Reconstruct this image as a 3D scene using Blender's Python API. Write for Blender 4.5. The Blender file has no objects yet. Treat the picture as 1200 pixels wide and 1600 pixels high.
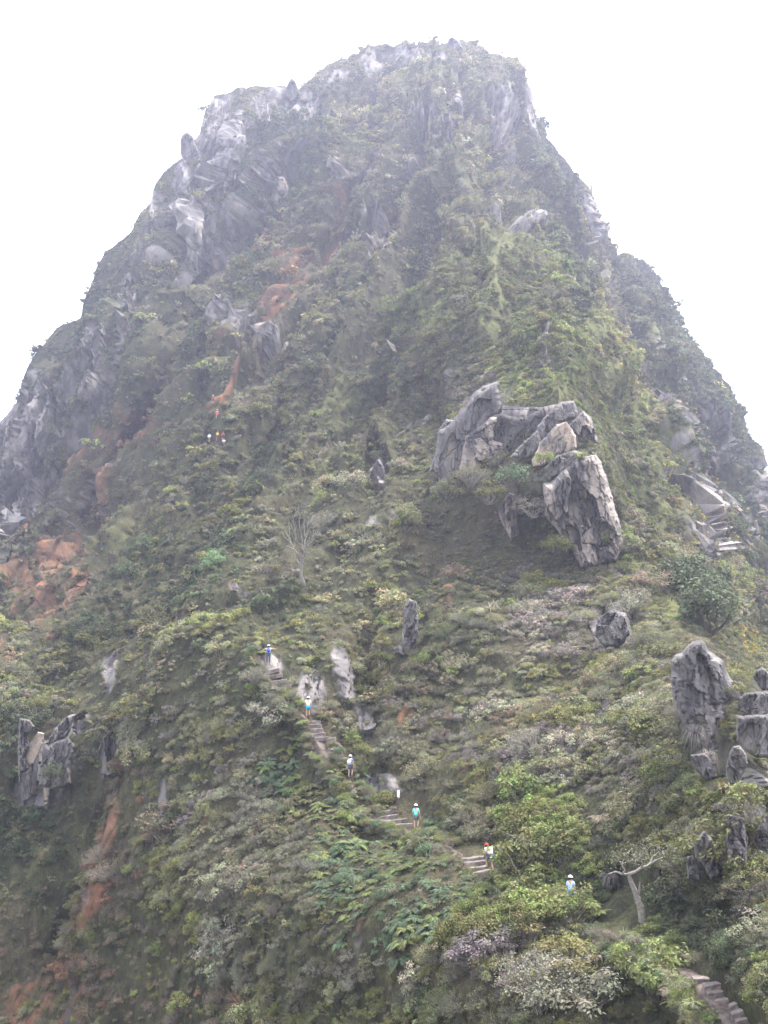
import bpy, bmesh, math, random
import numpy as np
from mathutils import Vector, Matrix, Euler

# ------------------------------------------------------------------ camera, sky, sun
scene = bpy.context.scene
PITCH = math.radians(15.5)
FPX = 1715.0                       # focal length in photograph pixels (1200 wide)
cam_d = bpy.data.cameras.new("camera")
cam = bpy.data.objects.new("camera", cam_d)
scene.collection.objects.link(cam)
cam.rotation_euler = (math.pi/2 + PITCH, 0, 0)
cam_d.sensor_fit = 'HORIZONTAL'
cam_d.sensor_width = 36.0
cam_d.lens = 36.0*FPX/1200.0
cam_d.clip_start = 0.2
cam_d.clip_end = 6000
scene.camera = cam

SUN_EL, SUN_AZ = math.radians(66), math.radians(72)    # azimuth from +Y (view direction) towards +X
world = bpy.data.worlds.new("World")
scene.world = world
world.use_nodes = True
wn = world.node_tree
bg = wn.nodes['Background']
sky = wn.nodes.new('ShaderNodeTexSky')
sky.sky_type = 'NISHITA'
sky.sun_disc = False
sky.sun_elevation = SUN_EL
sky.sun_rotation = SUN_AZ
sky.altitude = 2400
sky.dust_density = 3.0
# thin bright cloud over the blue
tc = wn.nodes.new('ShaderNodeTexCoord')
nz = wn.nodes.new('ShaderNodeTexNoise'); nz.inputs['Scale'].default_value = 1.6; nz.inputs['Detail'].default_value = 5
rp = wn.nodes.new('ShaderNodeMapRange'); rp.inputs['From Min'].default_value = .3; rp.inputs['From Max'].default_value = .7
rp.inputs['To Min'].default_value = .72; rp.inputs['To Max'].default_value = 1.0
mx = wn.nodes.new('ShaderNodeMix'); mx.data_type = 'RGBA'
wn.links.new(tc.outputs['Generated'], nz.inputs['Vector'])
wn.links.new(nz.outputs['Fac'], rp.inputs['Value'])
wn.links.new(rp.outputs['Result'], mx.inputs['Factor'])
wn.links.new(sky.outputs['Color'], mx.inputs['A'])
mx.inputs['B'].default_value = (8.6, 8.7, 9.3, 1)
wn.links.new(mx.outputs['Result'], bg.inputs['Color'])
bg.inputs['Strength'].default_value = 0.15
sun_d = bpy.data.lights.new("sun", 'SUN')
sun_d.energy = 3.6
sun_d.angle = math.radians(0.6)
sun_d.color = (1.0, .93, .80)
sun = bpy.data.objects.new("sun", sun_d)
scene.collection.objects.link(sun)
sd = Vector((math.sin(SUN_AZ)*math.cos(SUN_EL), math.cos(SUN_AZ)*math.cos(SUN_EL), math.sin(SUN_EL)))
sun.rotation_euler = sd.to_track_quat('Z', 'Y').to_euler()
scene.view_settings.view_transform = 'Standard'
scene.view_settings.look = 'None'
scene.view_settings.exposure = 1.78
scene.view_settings.gamma = 1
HAZE_DENSITY = 0.00058

C = scene.collection
rng = np.random.default_rng(7)
random.seed(7)

# ------------------------------------------------------------------ helpers
CT, ST = math.cos(PITCH), math.sin(PITCH)
def P3(px, py, t):
    """point of the place seen at photograph pixel px,py at forward depth t (numpy friendly)"""
    xr = (np.asarray(px, float)-600)/FPX; yu = (800-np.asarray(py, float))/FPX
    t = np.asarray(t, float)
    return np.stack([xr*t, t*(CT - yu*ST), t*(ST + yu*CT)], -1)
def to_px(p):
    p = np.asarray(p, float)
    t = p[..., 1]*CT + p[..., 2]*ST
    yu = (-p[..., 1]*ST + p[..., 2]*CT)/t
    return 600 + p[..., 0]/t*FPX, 800-yu*FPX, t
def hash3(ix, iy, iz, seed):
    h = (ix.astype(np.int64)*374761393 + iy.astype(np.int64)*668265263 + iz.astype(np.int64)*2147483647 + seed*974634777) & 0xffffffff
    h = ((h ^ (h >> 13))*1274126177) & 0xffffffff
    h = ((h ^ (h >> 16))*2246822519) & 0xffffffff
    h = h ^ (h >> 15)
    return (h & 0xffffff)/float(0xffffff)
def vnoise(p, seed=0):
    f = np.floor(p); i = f.astype(np.int64); d = p-f; d = d*d*(3-2*d)
    r = 0
    for a in (0, 1):
        wx = d[..., 0] if a else 1-d[..., 0]
        for b in (0, 1):
            wy = d[..., 1] if b else 1-d[..., 1]
            for c in (0, 1):
                wz = d[..., 2] if c else 1-d[..., 2]
                r = r + wx*wy*wz*hash3(i[..., 0]+a, i[..., 1]+b, i[..., 2]+c, seed)
    return r
def fbm(p, octv=4, seed=0, gain=.5):
    s = 0; a = 1; n = 0
    for k in range(octv):
        s = s + a*vnoise(p*(2.03**k)+k*17.3, seed+k); n += a; a *= gain
    return s/n
def cells(p, seed=0):
    """voronoi: F1 distance, F2-F1 and a random value per cell"""
    f = np.floor(p).astype(np.int64)
    b1 = np.full(p.shape[:-1], 9.0); b2 = b1.copy(); val = np.zeros(p.shape[:-1])
    for a in (-1, 0, 1):
        for b in (-1, 0, 1):
            for c in (-1, 0, 1):
                gx, gy, gz = f[..., 0]+a, f[..., 1]+b, f[..., 2]+c
                qx = gx+hash3(gx, gy, gz, seed); qy = gy+hash3(gx, gy, gz, seed+1); qz = gz+hash3(gx, gy, gz, seed+2)
                d = np.sqrt((qx-p[..., 0])**2+(qy-p[..., 1])**2+(qz-p[..., 2])**2)
                nb = d < b1
                b2 = np.where(nb, b1, np.minimum(b2, d))
                val = np.where(nb, hash3(gx, gy, gz, seed+3), val)
                b1 = np.where(nb, d, b1)
    return b1, b2-b1, val
def facets(p, seed=0):
    """each voronoi cell carries its own tilted plane: angular blocks"""
    f = np.floor(p).astype(np.int64); b1 = np.full(p.shape[:-1], 9.0); val = np.zeros(p.shape[:-1])
    for a in (-1, 0, 1):
        for b in (-1, 0, 1):
            for c in (-1, 0, 1):
                gx, gy, gz = f[..., 0]+a, f[..., 1]+b, f[..., 2]+c
                h = [hash3(gx, gy, gz, seed+k) for k in range(7)]
                dx, dy, dz = p[..., 0]-gx-h[0], p[..., 1]-gy-h[1], p[..., 2]-gz-h[2]
                d = np.abs(dx)*1.1+np.abs(dy)*.6+np.abs(dz)*.9
                nb = d < b1
                val = np.where(nb, h[3]+.9*(h[4]-.5)*dx+.5*(h[5]-.3)*dz, val); b1 = np.where(nb, d, b1)
    return val
def sstep(a, b, x):
    t = np.clip((x-a)/(b-a), 0, 1); return t*t*(3-2*t)
def mesh_np(name, V, F, smooth=False, attrs=None, mats=None, midx=None):
    """mesh from arrays; F is (n,3) or (n,4)"""
    me = bpy.data.meshes.new(name)
    V = np.asarray(V, np.float32); F = np.asarray(F, np.int32)
    me.vertices.add(len(V)); me.vertices.foreach_set('co', V.ravel())
    k = F.shape[1]
    me.loops.add(F.size); me.loops.foreach_set('vertex_index', F.ravel())
    me.polygons.add(len(F)); me.polygons.foreach_set('loop_start', np.arange(0, F.size, k, dtype=np.int32))
    me.polygons.foreach_set('loop_total', np.full(len(F), k, np.int32))
    me.polygons.foreach_set('use_smooth', np.full(len(F), smooth, bool))
    if mats:
        for m in mats: me.materials.append(m)
    if midx is not None: me.polygons.foreach_set('material_index', np.asarray(midx, np.int32))
    me.update(calc_edges=True); me.validate()
    for n, a in (attrs or {}).items():
        a = np.asarray(a, np.float32)
        if a.ndim == 2:
            at = me.color_attributes.new(n, 'FLOAT_COLOR', 'POINT')
            at.data.foreach_set('color', np.concatenate([a, np.ones((len(a), 1), np.float32)], 1).ravel())
        else:
            at = me.attributes.new(n, 'FLOAT', 'POINT'); at.data.foreach_set('value', a)
    return me
def link(name, data, parent=None, label=None, cat=None, group=None, kind=None, loc=None):
    o = bpy.data.objects.new(name, data); C.objects.link(o)
    if parent: o.parent = parent
    if loc is not None: o.location = loc
    if label: o['label'] = label
    if cat: o['category'] = cat
    if group: o['group'] = group
    if kind: o['kind'] = kind
    return o

# ------------------------------------------------------------------ materials
class NT:
    def __init__(s, name, rough=.9, spec=.2):
        s.m = bpy.data.materials.new(name); s.m.use_nodes = True; s.t = s.m.node_tree
        s.b = s.t.nodes['Principled BSDF']; s.b.inputs['Roughness'].default_value = rough
        s.b.inputs['Specular IOR Level'].default_value = spec
    def n(s, typ, **kw):
        x = s.t.nodes.new(typ)
        for k, v in kw.items(): setattr(x, k, v)
        return x
    def l(s, a, b): s.t.links.new(a, b)
    def put(s, sock, v):
        if hasattr(v, 'links') or hasattr(v, 'is_linked'): s.l(v, sock)
        elif isinstance(v, (tuple, list)) and len(v) == 3 and sock.type == 'RGBA': sock.default_value = (*v, 1)
        else: sock.default_value = v
    def mix(s, f, a, b, mode='MIX'):
        x = s.n('ShaderNodeMix', data_type='RGBA', blend_type=mode)
        s.put(x.inputs['Factor'], f); s.put(x.inputs['A'], a); s.put(x.inputs['B'], b)
        return x.outputs['Result']
    def noise(s, scale, stretch=(1, 1, 1), detail=4, rough=.55, rot=(0, 0, 0)):
        g = s.n('ShaderNodeTexCoord') if not hasattr(s, 'tc') else s.tc; s.tc = g
        mp = s.n('ShaderNodeMapping'); mp.inputs['Scale'].default_value = stretch; mp.inputs['Rotation'].default_value = rot
        s.l(g.outputs['Object'], mp.inputs['Vector'])
        x = s.n('ShaderNodeTexNoise'); x.inputs['Scale'].default_value = scale
        x.inputs['Detail'].default_value = detail; x.inputs['Roughness'].default_value = rough
        s.l(mp.outputs['Vector'], x.inputs['Vector']); return x.outputs['Fac']
    def ramp(s, v, a, b, lo=0., hi=1.):
        x = s.n('ShaderNodeMapRange', interpolation_type='SMOOTHSTEP'); s.l(v, x.inputs['Value'])
        for k, q in zip(('From Min', 'From Max', 'To Min', 'To Max'), (a, b, lo, hi)): x.inputs[k].default_value = q
        return x.outputs['Result']
    def attr(s, name, typ='GEOMETRY'):
        return s.n('ShaderNodeAttribute', attribute_name=name, attribute_type=typ)
    def bump(s, v, dist, strength=1.):
        x = s.n('ShaderNodeBump'); x.inputs['Distance'].default_value = dist; x.inputs['Strength'].default_value = strength
        s.l(v, x.inputs['Height']); s.l(x.outputs['Normal'], s.b.inputs['Normal'])
    def out(s, col):
        s.put(s.b.inputs['Base Color'], col); return s.m

def rock_colour(M, k=1.):
    """grey-mauve weathered granite with vertical streaks, pale scars and lichen"""
    a = M.noise(.55*k, (1, 1, .30), 5); b = M.noise(.16*k, (1, 1, .4), 4); c = M.noise(2.2*k, (1, 1, .35), 4, .65)
    col = M.mix(M.ramp(a, .36, .60), (.066, .061, .062), (.165, .152, .147))
    col = M.mix(M.ramp(b, .50, .64), col, (.26, .238, .222))
    col = M.mix(M.ramp(c, .42, .70, 0, .42), col, (.085, .08, .083))
    d = M.noise(.33*k, (1, 1, .3), 4, .6)
    col = M.mix(M.ramp(d, .62, .72, 0, .55), col, (.33, .215, .13))
    e = M.noise(.5*k, (1, 1, 1), 4, .6)
    col = M.mix(M.ramp(e, .60, .74, 0, .6), col, (.10, .115, .06))
    return col, c, a

def terrain_material():
    M = NT('mountain_surface', .95, .1)
    g1 = M.noise(.9, (1, 1, .7), 5, .6); g2 = M.noise(.11, (1, 1, .6), 4)
    g = M.mix(M.ramp(g1, .35, .65), (.034, .034, .022), (.075, .078, .038))
    g = M.mix(M.ramp(g2, .45, .65, 0, .5), g, (.095, .078, .05))
    g = M.mix(M.ramp(M.noise(5.5, (1, 1, .8), 6, .7), .35, .62, 0, .75), g, M.mix(1., g, (.35, .36, .38), 'MULTIPLY'))
    g = M.mix(M.attr('red').outputs['Fac'], g, M.mix(M.ramp(M.noise(.5, (1, 1, .3), 5), .35, .65), (.095, .062, .043), (.195, .096, .056)))
    g = M.mix(M.attr('grassy').outputs['Fac'], g, M.mix(M.ramp(g1, .3, .7), (.060, .070, .030), (.110, .112, .046)))
    rc, c, a = rock_colour(M)
    col = M.mix(M.attr('rock').outputs['Fac'], g, rc)
    col = M.mix(M.attr('pale').outputs['Fac'], col, (.35, .32, .295))
    M.bump(M.mix(.5, M.noise(1.1, (1, 1, .25), 6, .7), c), .5, .9)
    return M.out(col)
def rock_material(name, k, tan=0., dark=1.):
    M = NT(name, .85, .25)
    rc, c, a = rock_colour(M, k)
    if tan: rc = M.mix(M.ramp(a, .42, .6, 0, tan), rc, (.42, .33, .25))
    if dark != 1: rc = M.mix(1., rc, (dark, dark, dark), 'MULTIPLY')
    M.bump(c, .12, .8)
    return M.out(rc)
def leaf_material(name='leaf', rough=.6, trans=.3):
    """colour comes from the plant's own tint and a value stored per leaf"""
    M = NT(name, rough, .3)
    t = M.attr('tint', 'INSTANCER').outputs['Color']
    lc = M.attr('lc').outputs['Color']
    col = M.mix(1., t, lc, 'MULTIPLY')
    M.put(M.b.inputs['Base Color'], col)
    tr = M.n('ShaderNodeBsdfTranslucent'); M.l(col, tr.inputs['Color'])
    ms = M.n('ShaderNodeMixShader'); ms.inputs[0].default_value = trans
    M.l(M.b.outputs[0], ms.inputs[1]); M.l(tr.outputs[0], ms.inputs[2])
    M.l(ms.outputs[0], M.t.nodes['Material Output'].inputs['Surface'])
    return M.m
def plain(name, col, rough=.8, var=.25, scale=6.):
    M = NT(name, rough, .25)
    return M.out(M.mix(M.ramp(M.noise(scale), .3, .7), tuple(c*(1-var) for c in col), tuple(min(1, c*(1+var)) for c in col)))
MT = terrain_material()
ML = leaf_material()
MS = plain('bark_grey', (.20, .18, .155), .9, .35, 9)
MSD = plain('bark_dark', (.075, .06, .05), .9, .3, 9)
MR = rock_material('weathered_rock', 1.0, 0, .85)
MRn = rock_material('near_rock', 2.0, 0, .9)
MRt = rock_material('tan_rock', 1.0, .8)
MRp = rock_material('pale_streaked_rock', 1.0, .3, 1.0)
MRd = rock_material('blackish_rock', 1.0, 0, .45)
MRb = plain('beige_rock', (.40, .33, .27), .9, .3, 1.2)
MRw = plain('white_rock_scar', (.60, .58, .60), .85, .3, 2.5)
MD = plain('trail_dirt', (.095, .076, .064), .95, .4, 3)
MST = plain('step_stone', (.16, .135, .122), .9, .3, 4)

# ------------------------------------------------------------------ the mountain: depth of its surface
CP = [  # photograph pixel x, y and forward distance in metres
 (0,1600,92),(300,1600,80),(600,1600,63),(900,1600,50),(1200,1600,36),(-250,1700,70),(1450,1700,30),(600,2100,44),(0,2100,70),(1200,2100,24),(-300,2100,50),(1500,2100,20),
 (1180,1610,41.5),(1128,1548,45),(1080,1505,48),(1050,1490,50),(965,1452,56),(920,1420,59),(893,1405,61),(830,1392,63),(768,1362,67),(735,1332,70),(700,1310,74),(650,1297,78),
 (600,1275,81),(570,1250,83),(548,1212,86),(520,1180,88),(490,1130,91.5),(470,1108,93),(440,1080,98),(420,1045,104),(400,1010,107),
 (1150,1470,46.5),(1180,1400,48.5),(1060,1420,53.5),(1000,1380,58),(940,1370,61),(1150,1280,54),(1050,1280,59),(950,1280,67),(860,1300,68),(790,1290,73),(700,1240,80),(620,1230,84),(600,1170,89),
 (560,1110,94),(540,1050,101),(470,1010,108),(1090,1180,64),(1190,1180,59),(1090,1030,77),(1180,1080,70),(1000,1150,72),(880,1180,76),(780,1180,81),(900,1080,86),(780,1080,91),(660,1100,94),
 (980,980,96),(1040,960,100),(860,980,98),(740,980,105),(640,1000,106),(550,950,120),(450,940,128),(930,890,118),(1000,900,116),
 (300,1500,83),(500,1400,72),(350,1400,82),(200,1400,92),(0,1400,105),(-250,1400,112),(600,1400,68),(750,1450,59),(450,1250,86),(300,1250,95),(150,1250,108),(0,1250,122),(-250,1250,130),
 (350,1100,102),(220,1100,114),(80,1130,128),(0,1100,140),(-250,1100,170),(320,980,118),(200,980,142),(80,980,180),(0,980,215),(-200,950,230),
 (320,900,140),(430,880,143),(560,850,150),(660,870,140),(760,860,136),(860,850,130),(940,800,133),(940,700,146),(870,660,155),(720,700,158),(650,740,168),(560,740,180),(430,760,180),(300,780,195),(180,830,225),
 (120,850,245),(330,650,225),(320,597,240),(200,700,262),(450,620,222),(560,600,222),(660,620,203),(760,600,178),(850,560,178),(910,560,178),(700,500,218),(800,450,222),(620,470,255),(500,500,262),(400,520,268),(300,520,285),
 (50,760,300),(0,700,320),(-150,850,320),(-300,1000,320),(80,600,325),(160,500,335),(200,420,345),(260,480,325),(250,330,358),(300,250,366),(330,350,345),(350,170,380),(410,160,378),(380,280,352),(420,400,315),(450,300,338),
 (480,200,368),(470,140,385),(520,110,395),(620,80,402),(700,70,400),(740,80,396),(800,95,392),(560,180,372),(640,200,350),(560,280,335),(640,300,318),(740,200,345),(720,320,290),(800,250,335),(820,350,285),(740,400,255),
 (840,200,362),(880,300,365),(930,320,370),(880,420,300),(900,480,262),(960,420,345),(1010,420,355),(930,560,215),(960,660,192),(1000,800,165),(1060,880,142),(1120,930,128),(1170,1010,112),
 (1050,520,325),(1000,560,270),(1050,700,232),(1100,620,308),(1150,680,318),(1200,760,308),(1120,800,222),(1180,880,208),(1200,980,190),(1300,900,340),(1500,1100,330),(1350,1200,150),(1350,1400,60),
]
cp = np.array(CP, float)
cp[:, 2] = np.interp(cp[:, 2], [0, 92, 160, 450], [0, 92, 128, 366])
def tps_fit(xy, v, lam=2e-4):
    n = len(xy); d = np.linalg.norm(xy[:, None]-xy[None], axis=2)
    K = np.where(d > 0, d*d*np.log(np.maximum(d, 1e-9)), 0)+lam*np.eye(n)
    Q = np.c_[np.ones(n), xy]
    A = np.block([[K, Q], [Q.T, np.zeros((3, 3))]])
    return np.linalg.solve(A, np.r_[v, 0, 0, 0])
TW = tps_fit(cp[:, :2]/500, np.log(cp[:, 2]))
def tps(px, py):
    q = np.stack([np.ravel(px), np.ravel(py)], 1)/500; out = np.empty(len(q)); X = cp[:, :2]/500
    for a in range(0, len(q), 40000):
        d2 = ((q[a:a+40000, None]-X[None])**2).sum(2)
        out[a:a+40000] = (.5*d2*np.log(np.maximum(d2, 1e-14)))@TW[:len(X)] + TW[-3] + q[a:a+40000]@TW[-2:]
    return np.exp(out).reshape(np.shape(px))
# ribs: the surface steps back on one side of each line, then comes forward again (polyline, side, amount, width)
RIBS = [
 ([(560,420),(500,560),(430,700),(340,850),(270,960)], -1, .034, 70), ([(690,420),(620,560),(560,680),(500,800)], -1, .028, 60), ([(420,640),(330,760),(220,880),(120,1000)], -1, .034, 60),
 ([(832,120),(848,230),(866,330),(886,420),(905,470),(915,500)], 1, .050, 60),
 ([(925,310),(938,380),(945,440),(950,470)], 1, .045, 60),
 ([(860,420),(905,490),(930,560),(945,640),(965,760),(1000,850),(1050,880),(1110,905),(1145,960),(1190,1060)], 1, .075, 90),
 ([(975,405),(1003,480),(1025,560),(1048,640),(1068,720),(1090,850),(1120,960)], 1, .060, 60),
 ([(1040,480),(1075,560),(1110,640),(1135,720),(1160,820),(1190,950)], 1, .045, 50),
 ([(950,520),(968,600),(990,690),(1015,780)], 1, .018, 22), ([(1020,640),(1040,730),(1066,830)], 1, .018, 22), ([(1075,690),(1100,780),(1125,880),(1150,1000)], 1, .02, 24),
 ([(1105,570),(1130,630),(1165,720),(1190,830)], 1, .040, 45),
 ([(55,965),(95,880),(150,770),(200,660),(245,560),(290,470),(335,400)], -1, .050, 80),
 ([(640,130),(590,210),(530,260),(480,330),(430,440),(375,520),(330,600)], -1, .045, 70),
 ([(600,200),(545,290),(500,390),(450,490),(425,540)], -1, .018, 40),
 ([(640,330),(600,370),(560,410)], -1, .025, 40),
 ([(380,170),(350,260),(340,330),(300,400),(270,460)], -1, .020, 45),
 ([(430,930),(330,970),(260,990),(235,1060),(180,1200),(150,1350),(110,1500)], -1, .035, 60),
 ([(700,640),(690,700),(690,760)], -1, .02, 40),
 ([(600,950),(585,1010),(590,1080),(600,1160)], -1, .02, 50),
]
def rib_side(px, py, pts):
    best = np.full(px.shape, 1e9); sd_ = np.zeros(px.shape); ov = np.zeros(px.shape)
    n = len(pts)-1
    for i in range(n):
        ax, ay = pts[i]; bx, by = pts[i+1]
        L = math.hypot(bx-ax, by-ay); ux, uy = (bx-ax)/L, (by-ay)/L
        s = (px-ax)*ux+(py-ay)*uy; c = -((px-ax)*uy-(py-ay)*ux)*-1
        c = (px-ax)*(-uy)+(py-ay)*ux
        sc = np.clip(s, 0, L); dd = np.hypot(px-ax-ux*sc, py-ay-uy*sc)
        m = dd < best
        o = np.zeros(px.shape)
        if i == 0: o = np.maximum(-s, 0)
        if i == n-1: o = np.maximum(o, s-L)
        best = np.where(m, dd, best); sd_ = np.where(m, -c, sd_); ov = np.where(m, o, ov)
    return sd_, ov
SPINES = [([(700,80),(730,200),(770,360),(800,470),(850,580),(900,660)], .06, 48), ([(640,470),(700,560),(730,640)], .02, 40), ([(300,260),(270,380),(190,520),(120,640)], .03, 35), ([(90,560),(50,680),(10,800)], .03, 35),
 ([(560,640),(520,760),(440,900)], .02, 50), ([(1000,430),(1040,520),(1085,640)], .03, 25), ([(420,990),(330,1180),(240,1400),(170,1600)], .02, 60)]
DENTS = [(418,958,60,26,.03),(280,892,35,22,.035),(955,1385,38,28,.055),(1150,1450,50,40,.06),(1010,1400,40,22,.03),(600,1225,38,26,.018),(322,600,16,22,.02),(338,672,22,10,.02),(1140,1410,40,30,.03),
         (880,1330,18,16,.015),(640,340,30,20,.012),(160,600,20,40,.015),(740,680,50,50,.002)]
def depth(px, py, fine=True):
    px = np.asarray(px, float); py = np.asarray(py, float)
    t = tps(px, py)
    wob = (fbm(np.stack([px/45, py/45, px*0], -1), 3, 5)-.5)*22
    for pts, side, A, W in RIBS:
        A = A*(2.7 if pts[0][0] > 820 and pts[0][0] != 860 and side > 0 else 1.7)
        d, ov = rib_side(px+wob, py+wob*.3, pts)
        d = d*side
        t = t*(1 + A*sstep(-5, 6, d)*np.exp(-np.maximum(d, 0)/W)*np.exp(-ov/45) - .25*A*np.exp(-(np.minimum(d, 0)/25)**2)*(d < 0)*np.exp(-ov/45))
    for pts, A, W in SPINES:
        d, ov = rib_side(px+wob, py+wob*.3, pts)
        t = t*(1-A*np.exp(-np.sqrt((d/W)**2+.02))*np.exp(-ov/60))
    for x, y, rx, ry, A in DENTS:
        t = t*(1+A*np.exp(-(((px-x)/rx)**2+((py-y)/ry)**2)))
    return t

TOP = np.array([(-300,1000),(-150,800),(0,662),(25,625),(55,560),(90,515),(125,492),(135,460),(165,395),(200,365),(230,325),(245,285),(262,265),(288,246),(312,212),(320,180),
 (335,155),(360,143),(400,135),(440,137),(468,140),(500,112),(530,95),(560,85),(575,76),(620,67),(690,68),(705,61),(740,65),(765,85),(808,90),(822,120),(835,165),(850,205),(878,245),
 (905,280),(928,305),(935,340),(942,378),(970,403),(1005,408),(1030,440),(1042,485),(1080,525),(1105,575),(1140,600),(1160,650),(1180,700),(1200,745),(1300,900),(1500,1100)], float)
def top_y(px):
    j = (fbm(np.stack([px/9, px*0, px*0], -1), 3, 11)-.5)*9
    return np.interp(px, TOP[:, 0], TOP[:, 1])+j

# ---- where bare rock, red earth, bright grass and pale scars show (pixel centre, radii, lean in degrees, strength)
def blobs(px, py, L):
    r = np.zeros(px.shape)
    for x, y, rx, ry, a, s in L:
        c, n = math.cos(math.radians(a)), -math.sin(math.radians(a))
        dx, dy = px-x, py-y
        u = (dx*c-dy*n)/rx; v = (dx*n+dy*c)/ry
        r = np.maximum(r, s*np.exp(-(u*u+v*v)**1.5*.7))
    return r
ROCK = [(365,215,22,50,0,1),(340,275,22,55,0,1),(305,375,26,60,0,1),(240,330,16,35,-15,1),(292,285,14,35,-20,1),(320,230,18,40,0,.9),(410,190,20,40,0,.9),(350,180,30,30,0,.8),
 (460,165,50,30,35,1),(560,115,70,18,-15,.75),(640,85,60,10,0,.5),(480,195,40,12,30,.8),(435,300,17,26,0,1),(600,365,36,34,40,1),(632,340,18,50,0,.9),(570,285,20,40,20,.8),(665,182,22,18,0,.9),
 (788,180,22,60,0,.95),(830,160,14,60,0,.9),(720,160,16,60,0,.7),(770,375,26,20,0,1),(800,362,26,16,0,1),(930,470,18,48,-10,1),(925,325,14,60,0,.9),(640,250,20,40,0,.7),(700,240,20,40,0,.6),
 (1072,680,14,60,0,.9),(1087,830,20,70,-10,1),(1190,740,18,60,0,1),(970,560,12,60,-5,.9),(1110,720,14,70,0,.9),(1140,860,14,90,-8,.9),(1030,640,10,60,0,.8),(1165,800,14,60,0,.8),(1150,930,10,40,0,.8),
 (45,760,75,120,0,1),(20,690,50,60,0,1),(75,700,40,70,0,1),(165,600,16,60,0,.9),(205,560,12,50,0,.8),(210,480,12,50,0,.8),(120,540,14,30,0,.7),(15,840,40,60,0,1),
 (75,1180,50,46,-20,.85),(60,1240,50,30,0,.7),(110,1130,40,20,-25,.7),(160,1060,16,40,20,.7),(255,1265,6,40,5,.6),(170,1180,20,40,0,.7),(95,1330,8,30,5,.3),
 (640,970,12,40,10,.8),(540,1060,22,44,0,.55),(570,1120,18,40,0,.6),(590,738,18,26,0,.6),(430,530,24,36,20,.8),(378,530,16,44,0,.9),(440,560,10,20,0,.9),
 (955,975,34,34,0,1),(790,790,24,60,0,1),(760,680,100,70,0,1),(860,720,60,60,0,1),(730,740,60,50,0,.8),(840,600,30,50,0,.9),(1120,1290,80,60,0,.75),(1160,1150,60,90,0,1),(1090,1100,60,90,0,.9),
 (1130,1440,70,50,20,.5),(1000,1380,50,30,0,.3),(940,1120,34,50,0,.7),(700,1080,40,30,0,.5),(860,880,60,30,0,.6),(600,1230,50,20,0,.55),(820,1330,50,12,0,.5),(900,1200,24,50,0,.7),(495,385,5,45,25,1),(540,300,6,35,20,.9),
 (640,590,20,30,0,.6),(700,530,20,20,0,.4),(500,600,20,20,0,.4),(230,700,7,60,15,.6),(420,1060,30,60,0,.5),(480,1080,40,40,0,.5)]
RED = [(100,900,46,74,30,1.2),(150,790,36,90,30,1),(195,715,34,70,30,.8),(250,680,18,60,30,.6),(455,465,20,75,22,.9),(515,365,18,70,22,.8),(590,345,10,40,35,.8),(12,1055,18,26,20,.9),(10,1010,16,40,0,.6),
 (170,1310,14,110,8,.24),(150,1430,16,80,8,.24),(120,1540,40,60,0,.22),(50,1570,60,50,0,.22),(700,955,14,16,0,.15),(330,530,10,60,30,.7),(375,510,8,60,25,.7),(860,690,14,14,0,.6),
 (350,620,8,50,25,.6),(845,240,8,120,-12,.4),(540,240,12,70,30,.5),(420,390,60,50,20,.35),(640,1120,20,60,0,.4),(600,1090,12,40,0,.4),(480,780,18,18,0,.4)]
GRASSY = [(760,470,140,70,-10,1),(850,560,100,100,-20,1),(940,620,40,110,-12,1),(1010,750,34,110,-15,.9),(640,480,50,40,0,.9),(990,880,60,60,0,.9),(1040,950,30,60,-20,1.2),(560,640,90,50,0,.5),(650,720,60,60,0,.4),(870,1100,200,90,0,.25),
 (520,260,40,70,35,.6),(300,560,60,160,35,.4),(220,850,80,60,35,.5),(700,130,80,60,0,.4),(960,480,22,140,-8,.8),(1020,580,14,120,-8,.7),(1130,880,10,130,-12,.8),(770,310,80,120,0,.4),(430,720,100,40,0,.3)]
PALE = [(88,940,7,30,22,1.1),(107,928,5,18,25,1.1),(365,215,8,40,0,.8),(350,262,7,30,0,.8),(312,365,13,34,0,.9),(286,355,5,18,0,1),(300,400,7,24,0,.9),(240,332,6,26,-8,.9),(293,282,4,26,-20,1),
 (495,385,3,42,25,1),(930,468,12,38,-12,1),(1085,825,10,44,-10,.9),(435,300,10,18,0,.7),(600,378,10,22,0,.8),(30,740,10,60,0,.8),(65,690,9,50,0,.7),(35,830,16,40,10,.9),(1190,730,8,50,-10,.8),(840,740,10,30,0,.6),
 (165,600,3,40,0,.9),(340,165,10,10,0,.7),(590,740,14,24,0,.5),(55,1160,9,22,25,1),(790,180,8,34,0,.6),(463,130,8,12,0,.6),(410,190,5,30,0,.7),(1075,640,4,40,0,.7)]

NX = 690
gx = np.concatenate([np.linspace(-300, -14, 45)[:-1], np.linspace(-14, 1214, 600), np.linspace(1214, 1500, 47)[1:]])
NX = len(gx)
ty = top_y(gx)
NV = 740
v1 = np.linspace(0, 1, NV)**1.0
GY = ty[None]+(1640-ty[None])*v1[:, None]
low = np.linspace(1640, 2100, 24)[1:]
GY = np.vstack([GY, np.repeat(low[:, None], NX, 1)])
GX = np.repeat(gx[None], len(GY), 0)
NY = len(GY)
T0 = depth(GX, GY)
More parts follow.
